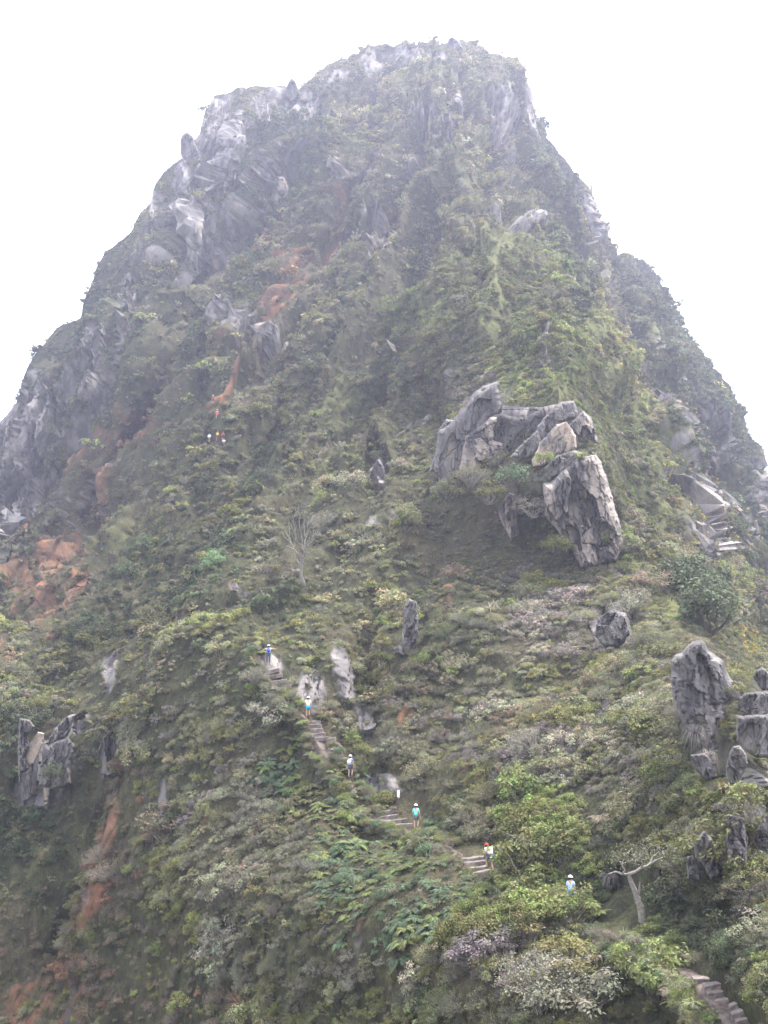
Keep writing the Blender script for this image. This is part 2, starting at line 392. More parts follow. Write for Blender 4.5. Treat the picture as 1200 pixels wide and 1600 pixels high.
# widen the level ledge of the trail: handled by the control points; relief below
B = P3(GX, GY, T0)
def grid_normals(B):
    du = np.gradient(B, axis=1); dv = np.gradient(B, axis=0)
    n = np.cross(du, -dv); n /= np.linalg.norm(n, axis=2, keepdims=True)+1e-9
    return n
def unit_(v): return v/(np.linalg.norm(v, axis=-1, keepdims=True)+1e-9)
N0 = grid_normals(B)
def blur(A, k):
    for ax in (0, 1):
        pad = [(0, 0)]*A.ndim; pad[ax] = (k, k)
        c = np.cumsum(np.pad(A, pad, 'edge'), axis=ax)
        sl = lambda a, b: tuple(slice(a, b) if i == ax else slice(None) for i in range(A.ndim))
        A = (c[sl(2*k, None)]-c[sl(0, -2*k)])/(2*k)
        if A.shape[ax] < 0: pass
    return A
rough_n = fbm(B/np.array([7., 7., 16.]), 4, 21)
rough_f = fbm(B/np.array([1.6, 1.6, 3.4]), 4, 31)
rk = blobs(GX, GY, ROCK)
steepn = sstep(.55, .2, N0[..., 2])
bare = fbm(B/np.array([11., 11., 30.])+5, 4, 41)
rock = sstep(.40, .56, rk*.85 + (rough_n-.5)*1.1 + (rough_f-.5)*.7 + .10*steepn + (bare-.5)*.5)
red_ = sstep(.26, .46, blobs(GX, GY, RED)*1.15+(rough_n-.5)*.9+(rough_f-.5)*.7)
grassy = sstep(.25, .8, blobs(GX, GY, GRASSY)+(rough_n-.5)*.7+(rough_f-.5)*.5)
pstk = fbm(np.stack([B[..., 0]/1.7, B[..., 1]/12, B[..., 2]/13], -1)+rough_n[..., None]*.6, 4, 46)
pale = sstep(.42, .62, blobs(GX, GY, PALE)+(rough_f-.5)*1.1)*(.15+.85*sstep(.42, .56, pstk))
rock *= 1-.85*red_*sstep(.5, .8, blobs(GX, GY, [(115,860,80,130,30,1),(455,465,30,90,24,1),(515,365,24,80,24,1),(170,740,40,80,30,1)]))
red_ *= 1-.5*rock
named0 = sstep(.35, .8, blobs(GX, GY, [(820,745,170,160,0,1.3),(900,800,80,110,0,1.3),(1120,1100,110,120,0,1.3)]))
rock *= 1-.8*named0
leanr = np.where(GX < 700, .55, -.25)
stk = fbm(np.stack([(GX+leanr*GY)/5.5+rough_n*1.5, (GY-leanr*GX)/70, GX*0], -1), 4, 45)
red_ *= .08+.92*sstep(.42, .56, stk)
red_ *= .45+.55*sstep(.36, .5, rough_f)
# trail: keep calm
TR = np.array([(1192,1625),(1160,1585),(1128,1550),(1100,1520),(1078,1503),(1050,1490),(965,1452),(920,1420),(893,1405),(830,1392),(768,1362),(735,1332),(700,1310),(650,1297),(600,1275),(570,1250),(548,1212),(520,1180),(490,1130),(470,1108),(440,1080),(420,1045),(400,1010)], float)
def dist_poly(px, py, pts):
    best = np.full(np.shape(px), 1e9)
    for (ax, ay), (bx, by) in zip(pts[:-1], pts[1:]):
        L2 = (bx-ax)**2+(by-ay)**2
        s = np.clip(((px-ax)*(bx-ax)+(py-ay)*(by-ay))/L2, 0, 1)
        best = np.minimum(best, np.hypot(px-ax-s*(bx-ax), py-ay-s*(by-ay)))
    return best
dtr = dist_poly(GX, GY, TR)
calm = sstep(6, 38, dtr)
# relief along the normal
big = (fbm(B/np.array([26., 26., 60.]), 3, 51)-.5)
far = np.clip(T0/180, .25, 1.6)
crest = sstep(0, .03, np.repeat(v1[:, None], NX, 1)) if False else 1
lean = np.where(B[..., 0] < 30, -.42, .35)*sstep(0, 25, np.abs(B[..., 0]-30))
ucoord = B[..., 0]+lean*(B[..., 2]-60)
rb = np.stack([ucoord/11, B[..., 1]/60, B[..., 2]/60], -1)+(rough_n[..., None]-.5)*.35
ridge = 1-np.abs(2*fbm(rb, 3, 55)-1)*2.2
rb2 = np.stack([ucoord/4.2, B[..., 1]/25, B[..., 2]/25], -1)+(rough_n[..., None]-.5)*.5
ridge2 = 1-np.abs(2*fbm(rb2, 3, 57)-1)*2.2
farw = sstep(100, 190, T0)
disp = big*6.0*far + (rough_n-.5)*4.6*far**.7 + farw*((ridge-.5)*9.5+(ridge2-.5)*4.2)
fa = facets(B/np.array([2.8, 60., 16.]), 61); fb_ = facets(B/np.array([1.1, 30., 5.5]), 71); fc_ = facets(B/np.array([6., 120., 34.]), 81)
disp += rock*(1-.7*red_)*((fa-.5)*3.2*far + (fb_-.5)*1.2*far**.8 + (fc_-.5)*4.*farw)
disp += (1-rock)*(rough_f-.5)*1.2
disp *= calm*.97+.03
disp *= .12+.88*sstep(0, .09, np.vstack([np.repeat(v1[:, None], NX, 1), np.ones((len(low), NX))]))
named = blobs(GX, GY, [(820,745,170,160,0,1.3),(900,800,80,110,0,1.3),(1120,1100,110,120,0,1.3),(1130,1310,90,80,0,1.2),(958,980,36,36,0,1.2),(635,985,30,60,0,1.2),(70,1180,60,70,0,1.2),(590,748,26,44,0,1.2),(436,300,24,32,0,1.2)])
named = sstep(.35, .8, named)
disp = disp*(1-.8*named)-named*.5+named*rock*((fb_-.5)*1.1+(fa-.5)*1.1)
Nb = N0.copy()
# project the push mostly sideways from the slope, never along the sight line only
fw_ = (.7*rock*np.clip(-Nb[..., 1]*1.8-.5, 0, 1))[..., None]
Nd = unit_(Nb*(1-fw_)+np.array([.15, -1., 0.])*fw_)
B2 = B + Nd*disp[..., None]
steep2 = sstep(.30, -.05, grid_normals(B2)[..., 2])*sstep(100, 190, T0)
rock = np.maximum(rock, (1-.8*red_)*sstep(.50, .66, .5*steep2+(bare-.5)*.9+rough_n*.35+(rough_f-.5)*.6)*sstep(.3, .6, blobs(GX, GY, [(320,260,130,190,20,1),(50,760,120,190,0,1),(1110,760,80,260,-15,1),(815,180,40,110,0,.8),(130,600,80,80,0,.7)])))
# keep the crest near its line
# back of the mountain: folds over the crest and falls away behind
rows = [B2]
crest_p = B2[0]; cn = crest_p.copy()
back = []
for k, s in enumerate((2, 5, 10, 18, 30, 48, 75, 110)):
    q = crest_p + np.stack([np.zeros(NX), np.full(NX, s*1.0), np.full(NX, -s*.35-(s/40.)**2*14)], 1)
    q += (fbm(q/np.array([9., 9., 9.]), 3, 81)[:, None]-.5)*np.array([0, 0, 1.])*min(s, 8)*.6
    back.append(q)
skirt = []
for s in (12, 40):
    q = B2[-1].copy(); q[:, 2] -= s; q[:, 1] += s*.1; skirt.append(q)
ALL = np.concatenate([np.array(back[::-1]), B2, np.array(skirt)], 0)
nb = len(back)
def padrows(a): return np.concatenate([np.repeat(a[:1], nb, 0), a, np.repeat(a[-1:], len(skirt), 0)], 0)
R_, C_ = ALL.shape[:2]
idx = np.arange(R_*C_).reshape(R_, C_)
F = np.stack([idx[:-1, :-1], idx[1:, :-1], idx[1:, 1:], idx[:-1, 1:]], -1).reshape(-1, 4)
me = mesh_np('mountain', ALL.reshape(-1, 3), F, True,
    {'rock': padrows(rock).ravel(), 'red': padrows(red_).ravel(), 'grassy': padrows(grassy).ravel(), 'pale': padrows(pale*np.maximum(rock, .3)).ravel()}, [MT])
me.polygons.foreach_set('use_smooth', (padrows(rock)[:-1, :-1] < .5).ravel())
link('mountain', me, kind='structure')
NB = grid_normals(B2)
NBs = np.stack([NB[..., i] for i in range(3)], -1)

# surface look-up for placing things: nearest grid vertex to a pixel of the undisplaced grid
def surf(px, py):
    i = int(np.clip(np.searchsorted(gx, px), 0, NX-1))
    j = int(np.argmin(np.abs(GY[:, i]-py)))
    return B2[j, i].copy(), NB[j, i].copy()

# knoll under the camera and the valley floor
gg = np.concatenate([-np.geomspace(1400, 4, 60), [0], np.geomspace(4, 1400, 60)])
XX, YY = np.meshgrid(gg, gg)
rr = np.hypot(XX, YY)
ZZ = -75+73.3*np.exp(-(rr/17)**2)+(fbm(np.stack([XX/60, YY/60, XX*0], -1), 4, 3)-.5)*14*sstep(20, 120, rr)
i2 = np.arange(XX.size).reshape(XX.shape)
F = np.stack([i2[:-1, :-1], i2[:-1, 1:], i2[1:, 1:], i2[1:, :-1]], -1).reshape(-1, 4)
MG = NT('ground_grass', .95, .1)
MGm = MG.out(MG.mix(MG.ramp(MG.noise(.08, detail=6), .35, .65), (.05, .06, .03), (.10, .11, .05)))
link('ground', mesh_np('ground', np.stack([XX, YY, ZZ], -1).reshape(-1, 3), F, True, None, [MGm]), kind='structure')

# ------------------------------------------------------------------ plants: prototypes
def rnd(n, k=1): return rng.random((n, k)) if k > 1 else rng.random(n)
def unit(v): return v/(np.linalg.norm(v, axis=-1, keepdims=True)+1e-9)
def leaves(cen, nor, size, asp=.5, dirs=None):
    """rhombic leaves: centre, facing normal, length"""
    n = len(cen)
    a = dirs if dirs is not None else unit(rng.normal(size=(n, 3)))
    b = unit(np.cross(nor, a)); a = unit(np.cross(b, nor))
    L = (size*np.ones(n))[:, None]
    V = np.stack([cen-a*L*.5, cen+b*L*asp*.5+nor*L*.06, cen+a*L*.5, cen-b*L*asp*.5+nor*L*.06], 1).reshape(-1, 3)
    return V, np.arange(4*n).reshape(n, 4)
def tube(pts, r0, r1, seg=5):
    pts = np.asarray(pts, float); n = len(pts); V = []
    for i, p in enumerate(pts):
        d = unit(pts[min(i+1, n-1)]-pts[max(i-1, 0)]); a = unit(np.cross(d, [.3, .9, .2])); b = np.cross(d, a)
        r = r0+(r1-r0)*i/(n-1)
        for k in range(seg):
            an = 2*math.pi*k/seg; V.append(p+a*math.cos(an)*r+b*math.sin(an)*r)
    F = [(i*seg+k, i*seg+(k+1) % seg, (i+1)*seg+(k+1) % seg, (i+1)*seg+k) for i in range(n-1) for k in range(seg)]
    return np.array(V), np.array(F)
def cat(parts):
    V = []; F = []; c = 0
    for v, f in parts: V.append(v); F.append(f+c); c += len(v)
    return np.concatenate(V), np.concatenate(F)
def crown(nl, leaf, clumps, w=1., h=.8, seed=0, asp=.5, flat=.0, hollow=.55, cr=.38, droop=0):
    """unit-size foliage: leaves on the outside of irregular clumps"""
    r = np.random.default_rng(seed)
    th = r.random(clumps)*2*math.pi; ph = np.sqrt(r.random(clumps)); zz = r.random(clumps)
    cc = np.stack([np.cos(th)*ph*w*.62, np.sin(th)*ph*w*.62, h*(.28+.72*zz*(1-.45*ph))], 1)
    rad = cr*(.6+.8*r.random(clumps))*.75
    k = r.integers(0, clumps, nl)
    d = unit(r.normal(size=(nl, 3))+np.array([0, 0, .35]))
    rr_ = rad[k]*(hollow+(1-hollow)*r.random(nl))*(1+.35*(r.random(nl) > .9))
    c = cc[k]+d*rr_[:, None]*np.array([1, 1, .72-.3*flat])
    c[:, 2] = np.maximum(c[:, 2], -.1)
    nor = unit(d*.7+r.normal(size=(nl, 3))*.45+np.array([0, 0, .45+flat]))
    dirs = unit(d+r.normal(size=(nl, 3))*.6-np.array([0, 0, droop]))
    V, F = leaves(c, nor, leaf*(.6+.8*r.random(nl)), asp, dirs)
    cl = .72+.56*r.random(clumps)
    hue = r.random(clumps)
    val = cl[k]*(.75+.5*r.random(nl))
    col = np.stack([val*(.88+.3*hue[k]), val, val*(.85+.25*hue[k])], 1)
    return V, F, np.repeat(col, 4, 0), cc
def stems_for(cc, n, r0=.035, seed=0, wig=.08):
    r = np.random.default_rng(seed); parts = []
    for i in r.permutation(len(cc))[:n]:
        e = cc[i]; b = np.array([e[0]*.15, e[1]*.15, -.15])
        pts = [b+(e-b)*s+r.normal(size=3)*wig*(s*(1-s)*3)*np.array([1, 1, .5]) for s in np.linspace(0, 1, 5)]
        parts.append(tube(pts, r0, r0*.3, 4))
    return cat(parts)
def twigs(n, seed=0, h=.8, w=1., r0=.012, bend=.3, levels=2):
    """a fan of thin branching twigs"""
    r = np.random.default_rng(seed); parts = []; ends = []
    for i in range(n):
        a = r.random()*2*math.pi; out = w*.75*math.sqrt(r.random()); z = h*(.45+.55*r.random())*(1-.35*out)
        e = np.array([math.cos(a)*out, math.sin(a)*out, z]); b = np.array([e[0]*.1, e[1]*.1, -.1])
        pts = [b+(e-b)*s+np.array([0, 0, bend*s*(1-s)])+r.normal(size=3)*.03 for s in np.linspace(0, 1, 4)]
        parts.append(tube(pts, r0, r0*.4, 3)); ends.append(e)
        for q in range(levels):
            e2 = e+unit(r.normal(size=3)+unit(e)*1.2)*.16; m = pts[2]+(e-pts[2])*r.random()
            parts.append(tube([m, (m+e2)/2+r.normal(size=3)*.02, e2], r0*.5, r0*.25, 3)); ends.append(e2)
    return cat(parts), np.array(ends)
def fern_clump(nf=11, seed=0, pin=16):
    r = np.random.default_rng(seed); V = []; F = []; c = 0; cols = []; st = []
    for i in range(nf):
        a = r.random()*2*math.pi; L = .6+.55*r.random(); lift = .55+.5*r.random()
        d = np.array([math.cos(a), math.sin(a), 0]); sidev = np.array([-d[1], d[0], 0])
        cv = [d*L*s+np.array([0, 0, lift*(1.7*s-1.55*s*s)*.8]) for s in np.linspace(0, 1, pin)]
        st.append(tube(cv[::3]+[cv[-1]], .012, .004, 3)); g = .75+.5*r.random()
        for k in range(1, pin-1):
            tang = unit(cv[k+1]-cv[k]); w = .26*math.sin(math.pi*(.12+.88*k/pin))*(.85+.3*r.random())
            for sgn in (-1, 1):
                tip = cv[k]+(sidev*sgn*.9+tang*.45)*w-np.array([0, 0, .05+.1*w])
                b0 = cv[k]-tang*.028; b1 = cv[k]+tang*.028; mid = (b1+tip)/2+tang*.02
                V += [b0, (b0+tip)/2-tang*.012, tip, mid]; F.append((c, c+1, c+2, c+3)); c += 4
                v = g*(.8+.4*r.random()); cols += [(v, v, v)]*4
    return np.array(V), np.array(F), np.array(cols), cat(st)
def blades(n, seed=0, L=1., w=.03, droop=.9, up=.8, seg=3, col=.3):
    """grass tussock or rosette of long leaves"""
    r = np.random.default_rng(seed); V = []; F = []; cols = []; c = 0
    for i in range(n):
        a = r.random()*2*math.pi; d = np.array([math.cos(a), math.sin(a), 0]); s_ = np.array([-d[1], d[0], 0])
        l = L*(.55+.6*r.random()); u = up*(.5+.8*r.random()); dr = droop*(.6+.7*r.random()); b = np.array([*(r.normal(size=2)*.10*L), -.05])
        v = 1-col+2*col*r.random()
        for k in range(seg+1):
            s = k/seg; p = b+d*l*s*.75+np.array([0, 0, l*(u*s-dr*s*s*.9)]); ww = w*(1-s*.85)
            V += [p-s_*ww, p+s_*ww]; cols += [(v, v, v)]*2
            if k: F.append((c-2, c-1, c+1, c))
            c += 2
    return np.array(V), np.array(F), np.array(cols)

# kinds: foliage mesh + stem mesh, per detail level
def both(fv, ff, fc, sv=None, sf=None, sm=MS, name='plant'):
    """one mesh for the mass: leaves and stems together"""
    if sv is None: return mesh_np(name, fv, ff, False, {'lc': fc}, [ML])
    V = np.concatenate([fv, sv]); Fq = np.concatenate([ff, sf+len(fv)])
    return mesh_np(name, V, Fq, False, {'lc': np.concatenate([fc, np.ones((len(sv), 3))])}, [ML, sm], np.r_[np.zeros(len(ff)), np.ones(len(sf))])
NEAR = {}     # kind -> list of (foliage mesh, stem mesh)
MASS = {}     # kind -> list of three levels, each a list of meshes
def reg(kind, gens, sm=MS):
    """gens: function(level, seed) -> (V,F,col, (SV,SF) or None); level 0 near .. 2 far"""
    NEAR[kind] = []; MASS[kind] = [[], [], []]
    for s in range(4):
        v, f, c, st = gens(0, 100+s)
        NEAR[kind].append((mesh_np(kind+'_foliage', v, f, False, {'lc': c}, [ML]), mesh_np(kind+'_stem', st[0], st[1], False, None, [sm]) if st else None))
    for lv in range(3):
        for s in range(3):
            v, f, c, st = gens(lv, 200+s)
            MASS[kind][lv].append(both(v, f, c, *(st if st else (None, None)), sm=sm, name=kind+'_%d' % lv))
def g_leafy(lv, s):
    n, l, k = ((1500, .085, 16), (480, .15, 12), (150, .27, 9))[lv]
    v, f, c, cc = crown(n, l, k, 1, .85, s, .55); return v, f, c, stems_for(cc, (7, 4, 2)[lv], .03, s)
def g_open(lv, s):
    n, l, k = ((900, .10, 20), (320, .17, 14), (110, .28, 9))[lv]
    v, f, c, cc = crown(n, l, k, 1.05, 1.05, s, .5, .2, .5, .24); return v, f, c, stems_for(cc, (14, 8, 3)[lv], .022, s)
def g_twiggy(lv, s):
    (tv, tf), ends = twigs((70, 30, 12)[lv], s, .75, 1.05, (.011, .017, .03)[lv], .25)
    r = np.random.default_rng(s); m = (7, 4, 3)[lv]
    c0 = np.repeat(ends, m, 0)+r.normal(size=(len(ends)*m, 3))*.05
    v, f = leaves(c0, unit(r.normal(size=c0.shape)*.6+[0, 0, 1]), (.055, .10, .2)[lv]*(.6+.8*r.random(len(c0))), .45)
    q = .65+.7*r.random(len(c0)); return v, f, np.repeat(np.stack([q, q, q], 1), 4, 0), (tv, tf)
def g_layered(lv, s):
    n, l, k = ((1300, .075, 22), (420, .14, 16), (140, .25, 10))[lv]
    v, f, c, cc = crown(n, l, k, 1.15, .8, s, .45, .6, .3, .26); return v, f, c, stems_for(cc, (14, 7, 3)[lv], .02, s)
def g_fern(lv, s):
    v, f, c, st = fern_clump((16, 11, 7)[lv], s, (18, 10, 6)[lv]); return v, f, c, st
def g_grass(lv, s):
    v, f, c = blades((150, 50, 20)[lv], s, .9, (.012, .025, .05)[lv], .95, 1.1); return v, f, c, None
def g_rosette(lv, s):
    v, f, c = blades((46, 22, 12)[lv], s, .75, (.035, .055, .09)[lv], .35, .75, 3, .25); return v, f, c, None
def g_dead(lv, s):
    v, f, c = blades((190, 60, 22)[lv], s, .8, (.014, .028, .055)[lv], 1.5, 1.15, 4, .4); return v, f, c, None
reg('leafy_shrub', g_leafy, MSD); reg('open_shrub', g_open); reg('twiggy_shrub', g_twiggy); reg('layered_shrub', g_layered)
reg('fern', g_fern, MSD); reg('grass_tussock', g_grass); reg('rosette_plant', g_rosette); reg('dry_tussock', g_dead)
KINDS = list(MASS)
proto_coll = bpy.data.collections.new('plant_kinds')     # not linked to the scene: only a source for the ground cover
PIDX = {}
k_ = 0
for kd in KINDS:
    for lv in range(3):
        for s in range(3):
            o = bpy.data.objects.new('p%04d' % k_, MASS[kd][lv][s]); proto_coll.objects.link(o)
            PIDX[(kd, lv, s)] = k_; k_ += 1

# ------------------------------------------------------------------ where plants grow
# colour zones: (x, y, rx, ry, lean, strength), tint, weights of kinds
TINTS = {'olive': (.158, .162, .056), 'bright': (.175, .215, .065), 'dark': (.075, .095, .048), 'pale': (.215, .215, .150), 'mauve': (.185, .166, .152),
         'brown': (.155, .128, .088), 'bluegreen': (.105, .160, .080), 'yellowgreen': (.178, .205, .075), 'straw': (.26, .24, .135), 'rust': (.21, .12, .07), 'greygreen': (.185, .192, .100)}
ZONES = [
 ('base', None, {'olive': 5, 'greygreen': 3.5, 'dark': 1.5, 'bright': 1, 'pale': 2, 'brown': 1, 'straw': .5}, {'leafy_shrub': 3.5, 'open_shrub': 3.5, 'twiggy_shrub': 3, 'layered_shrub': 2, 'grass_tussock': 4.5, 'dry_tussock': 1.2, 'rosette_plant': .5}),
 ('bright', [(760,470,150,75,-10,1),(850,560,100,100,-20,1),(940,640,40,110,-12,1),(1000,720,36,110,-15,1),(640,480,50,45,0,1),(990,860,50,50,0,.8),(560,640,90,40,0,.5),(390,450,30,30,0,.7)], {'yellowgreen': 4, 'bright': 3, 'olive': 3, 'greygreen': 2, 'pale': 1}, {'leafy_shrub': 5, 'open_shrub': 3, 'grass_tussock': 4, 'twiggy_shrub': 1}),
 ('ferns', [(600,1400,130,90,-20,1),(480,1230,90,70,30,1),(560,1330,90,50,0,1),(640,1350,70,50,0,1)], {'bluegreen': 4, 'bright': 3, 'olive': 1.5}, {'fern': 8, 'leafy_shrub': 1.2}),
 ('yellowleaf', [(890,1390,90,45,0,1),(1030,1510,80,60,20,1),(860,1290,60,55,0,.9),(790,1430,90,50,0,.6)], {'yellowgreen': 4, 'bright': 4, 'olive': 2}, {'leafy_shrub': 6, 'open_shrub': 4}),
 ('pale', [(400,1330,100,120,-15,1),(450,1490,130,80,0,.95),(850,1520,110,60,0,1),(250,1130,80,34,-10,.9),(640,1150,60,40,0,.8),(1180,1440,60,60,0,1),(380,1180,80,50,0,.7),(480,850,60,60,0,.8),(1000,1120,90,60,0,.6),(560,870,60,50,0,.5),(700,820,60,40,0,.6)], {'pale': 5, 'greygreen': 5, 'olive': 2, 'mauve': .8}, {'layered_shrub': 5, 'twiggy_shrub': 5, 'open_shrub': 2}),
 ('mauve', [(800,860,120,50,0,.9),(890,980,150,45,-10,1),(650,1080,60,50,0,.5),(770,1130,100,60,0,.7),(900,1200,120,60,0,.6),(770,600,60,60,0,.6),(980,920,60,40,0,.8),(480,1480,60,60,0,.4),(960,1240,60,40,0,.7)], {'mauve': 4.5, 'pale': 3, 'greygreen': 3, 'olive': 2, 'brown': 1.5}, {'layered_shrub': 5, 'twiggy_shrub': 4, 'dry_tussock': 3, 'leafy_shrub': 1, 'rosette_plant': .6}),
 ('dark', [(870,300,28,130,-12,1),(910,420,24,80,0,1),(1020,500,50,110,-15,1),(1110,620,50,110,-20,1),(1160,760,40,120,-10,.9),(1090,700,20,90,-5,.9),(300,900,80,40,-20,.9),(180,930,90,60,-40,.6),(130,560,90,90,0,.9),(430,250,90,60,-20,.9),(60,640,60,60,0,.7),(1110,930,60,50,0,.8),(30,1180,40,60,0,.9),(40,1340,60,90,0,.7),(350,400,60,60,0,.5),(1150,1480,60,50,0,1.2),(470,920,60,40,0,.4)], {'dark': 9, 'olive': 1.2, 'bluegreen': 1}, {'leafy_shrub': 6, 'open_shrub': 3}),  # dark green bushes; the spot on the trail bank also carries painted shade
 ('redbank', [(110,1500,150,110,0,.9),(330,1560,160,60,0,.6),(180,1330,60,120,8,.8),(80,930,60,60,0,.6)], {'brown': 3.5, 'olive': 4, 'rust': .8, 'bright': 1, 'greygreen': 2}, {'grass_tussock': 5, 'twiggy_shrub': 2, 'leafy_shrub': 3, 'dry_tussock': 2}),
 ('flowers', [(925,400,14,70,-12,1.2),(945,540,20,80,-10,1.3),(978,540,20,110,-12,1.2),(1015,660,22,100,-14,1.3),(1055,740,18,110,-12,1.3),(1140,880,14,130,-12,1.3),(1100,780,10,80,-14,1.2),(1030,780,20,60,-10,.8),(1165,960,10,60,-10,.9)], {'straw': 3, 'yellowgreen': 3, 'olive': 4}, {'grass_tussock': 5, 'leafy_shrub': 2}),
 ('grassbank', [(1035,930,20,60,-20,1.3),(1050,1000,16,30,-20,1.2)], {'straw': 5, 'yellowgreen': 2}, {'grass_tussock': 8}),
 ('gully_shade_tint', [(520,520,14,110,28,.95),(395,760,16,110,38,.95),(590,610,14,100,28,.85),(300,800,16,100,45,.95),(322,610,20,26,0,1.4),(338,660,18,30,0,1.3),(455,225,30,90,35,1),(400,330,22,90,35,.9),(345,460,18,90,30,.8),(290,560,16,90,30,.7),(880,290,20,110,-14,1.3),(905,420,14,70,-5,1.2),(1000,480,22,100,-14,1.3),(1045,600,18,80,-14,1.2),(1085,590,22,90,-24,1.1),(1135,690,20,90,-18,1.1),(1172,780,14,90,-10,1),(1120,1465,70,45,0,1.2),(1000,1390,60,30,0,1.2),(935,1385,30,26,0,1.2),(430,950,40,26,0,1),(282,890,40,26,0,1)], {'dark': 9, 'olive': 1}, {'leafy_shrub': 6, 'open_shrub': 3}),  # dark green growth; tint also paints the shade of gullies, hollows, trail bank
 ('rustband', [(110,880,50,100,30,1.3),(165,760,36,90,30,1.1),(220,690,25,60,30,.9),(450,470,24,90,24,1),(515,365,18,70,22,.8),(170,1330,40,120,8,.9),(120,1530,110,80,0,.8)], {'rust': 3.5, 'brown': 4, 'olive': 3}, {'grass_tussock': 6, 'dry_tussock': 2, 'twiggy_shrub': 2, 'open_shrub': 1}),
 ('drystrip', [(620,230,24,90,38,1),(520,370,24,110,28,1),(455,480,20,80,24,1),(690,250,60,60,0,.6),(620,330,50,60,20,.8),(330,430,30,70,30,.7),(250,620,30,110,32,.8),(150,800,50,110,32,.9),(120,900,50,80,30,1),(430,470,40,100,26,.8),(380,600,20,60,26,.6)], {'brown': 4, 'straw': 2, 'olive': 3, 'pale': 1.5}, {'grass_tussock': 6, 'dry_tussock': 2, 'twiggy_shrub': 2}),
 ('upper', [(740,220,110,170,0,.85),(620,260,120,150,0,.75),(480,480,160,90,0,.55)], {'olive': 5, 'straw': 1.5, 'greygreen': 2, 'pale': 1, 'dark': 1, 'brown': 2.5}, {'leafy_shrub': 2.5, 'open_shrub': 2, 'grass_tussock': 6, 'twiggy_shrub': 2, 'dry_tussock': 1}),
]
CLEAR = [  # nothing grows in front of these: pixel centre and radii (people, steps, named rocks)
 (419,1028,15,18),(481,1112,9,22),(546,1193,8,11),(650,1278,10,26),(763,1342,14,24),(745,1345,26,18),(893,1389,8,11),(622,1246,5,16),(610,1284,34,16),(500,1158,24,24),(530,1185,22,18),(470,1125,14,14),
 (1118,1552,38,34),(1165,1590,30,26),(1085,1512,24,18),(1140,1560,34,28),(966,1452,20,14),(955,1430,22,18),(430,1050,16,20),(319,597,9,13),(333,624,8,15),(339,650,8,13),(326,684,6,8),(344,684,10,9),(349,690,6,6),(319,610,8,12),
 (908,770,26,70),(880,655,34,24),(700,690,12,34),(760,675,40,16),(795,788,10,26),(1095,1090,34,66),(1185,1110,26,60),(1110,1180,24,30),(1150,1190,20,34),(955,980,28,28),(52,1165,10,20),(985,1400,28,36),(935,1262,14,16),(470,850,26,36),(700,1310,20,10)]
def sample_plants(n, near):
    """random spots on the mountain's surface, even per square metre"""
    du = np.linalg.norm(np.gradient(B2, axis=1), axis=2); dv = np.linalg.norm(np.gradient(B2, axis=0), axis=2)
    A = du*dv
    vis = (GX > -60) & (GX < 1260) & (GY < 1680)
    A = np.where(vis, A, A*.15)
    w = np.where(T0 < 120, 1., 1.) * A
    w = w*(1/np.clip(T0/75, 1, 2.3)**1.0)
    w = w*np.where(N0[..., 2] < -.1, .5, 1)
    w *= 1-.86*rock*(1-.25*(T0 > 250))
    w *= 1-.88*red_*(GY < 1150)-.3*red_*(GY >= 1150)
    w *= 1-.9*pale
    w *= 1+3*named0+1.3*grassy*(T0 > 110)
    w *= np.where(T0 < 112, 1.9, 1)
    cum = np.cumsum(w.ravel()); cum /= cum[-1]
    return np.searchsorted(cum, np.sort(rng.random(n)))
NP = 185000
ids = sample_plants(NP, True)
jj, ii = np.unravel_index(ids, T0.shape)
jit = rng.random((NP, 2))-.5
j2 = np.clip(jj+1, 0, NY-1); i2_ = np.clip(ii+1, 0, NX-1)
pos = B2[jj, ii]+(B2[jj, i2_]-B2[jj, ii])*(jit[:, :1]+.5)+(B2[j2, ii]-B2[jj, ii])*(jit[:, 1:]+.5)
nor = NB[jj, ii]
ppx, ppy, pt = to_px(pos)
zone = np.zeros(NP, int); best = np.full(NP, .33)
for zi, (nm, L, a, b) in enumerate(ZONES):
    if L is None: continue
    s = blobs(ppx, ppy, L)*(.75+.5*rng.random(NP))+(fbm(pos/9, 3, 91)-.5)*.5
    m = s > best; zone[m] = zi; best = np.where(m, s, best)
tn = list(TINTS)
clump = fbm(pos/np.array([5., 5., 6.]), 3, 95)       # neighbours tend to be alike
kind_i = np.zeros(NP, int); tint = np.zeros((NP, 3))
u1 = np.clip(.5+(clump-.5)*2.2+(rng.random(NP)-.5)*.7, 0, .999); u2 = np.clip(.5+(fbm(pos/4+9, 2, 97)-.5)*2.6+(rng.random(NP)-.5)*.6, 0, .999)
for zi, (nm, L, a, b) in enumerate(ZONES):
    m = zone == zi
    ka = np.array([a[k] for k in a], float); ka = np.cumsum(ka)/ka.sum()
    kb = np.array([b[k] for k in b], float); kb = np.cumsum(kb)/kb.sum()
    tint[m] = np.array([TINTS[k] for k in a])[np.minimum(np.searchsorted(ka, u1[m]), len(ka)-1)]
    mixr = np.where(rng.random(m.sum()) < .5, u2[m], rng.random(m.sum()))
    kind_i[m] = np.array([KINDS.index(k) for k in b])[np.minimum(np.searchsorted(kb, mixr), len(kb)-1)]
tname = np.array([tn[int(np.argmin([np.abs(np.array(TINTS[q])-t_).sum() for q in tn]))] if False else 0 for t_ in tint[:1]])
tint_id = np.array([[hash(tuple(np.round(v, 4))) for v in tint]])[0]
TID = {hash(tuple(np.round(np.array(v), 4))): k for k, v in TINTS.items()}
basesize = {'leafy_shrub': 1.0, 'open_shrub': 1.15, 'twiggy_shrub': 1.05, 'layered_shrub': 1.25, 'fern': .95, 'grass_tussock': .75, 'rosette_plant': .5, 'dry_tussock': .7}
bs = np.array([basesize[k] for k in KINDS])[kind_i]
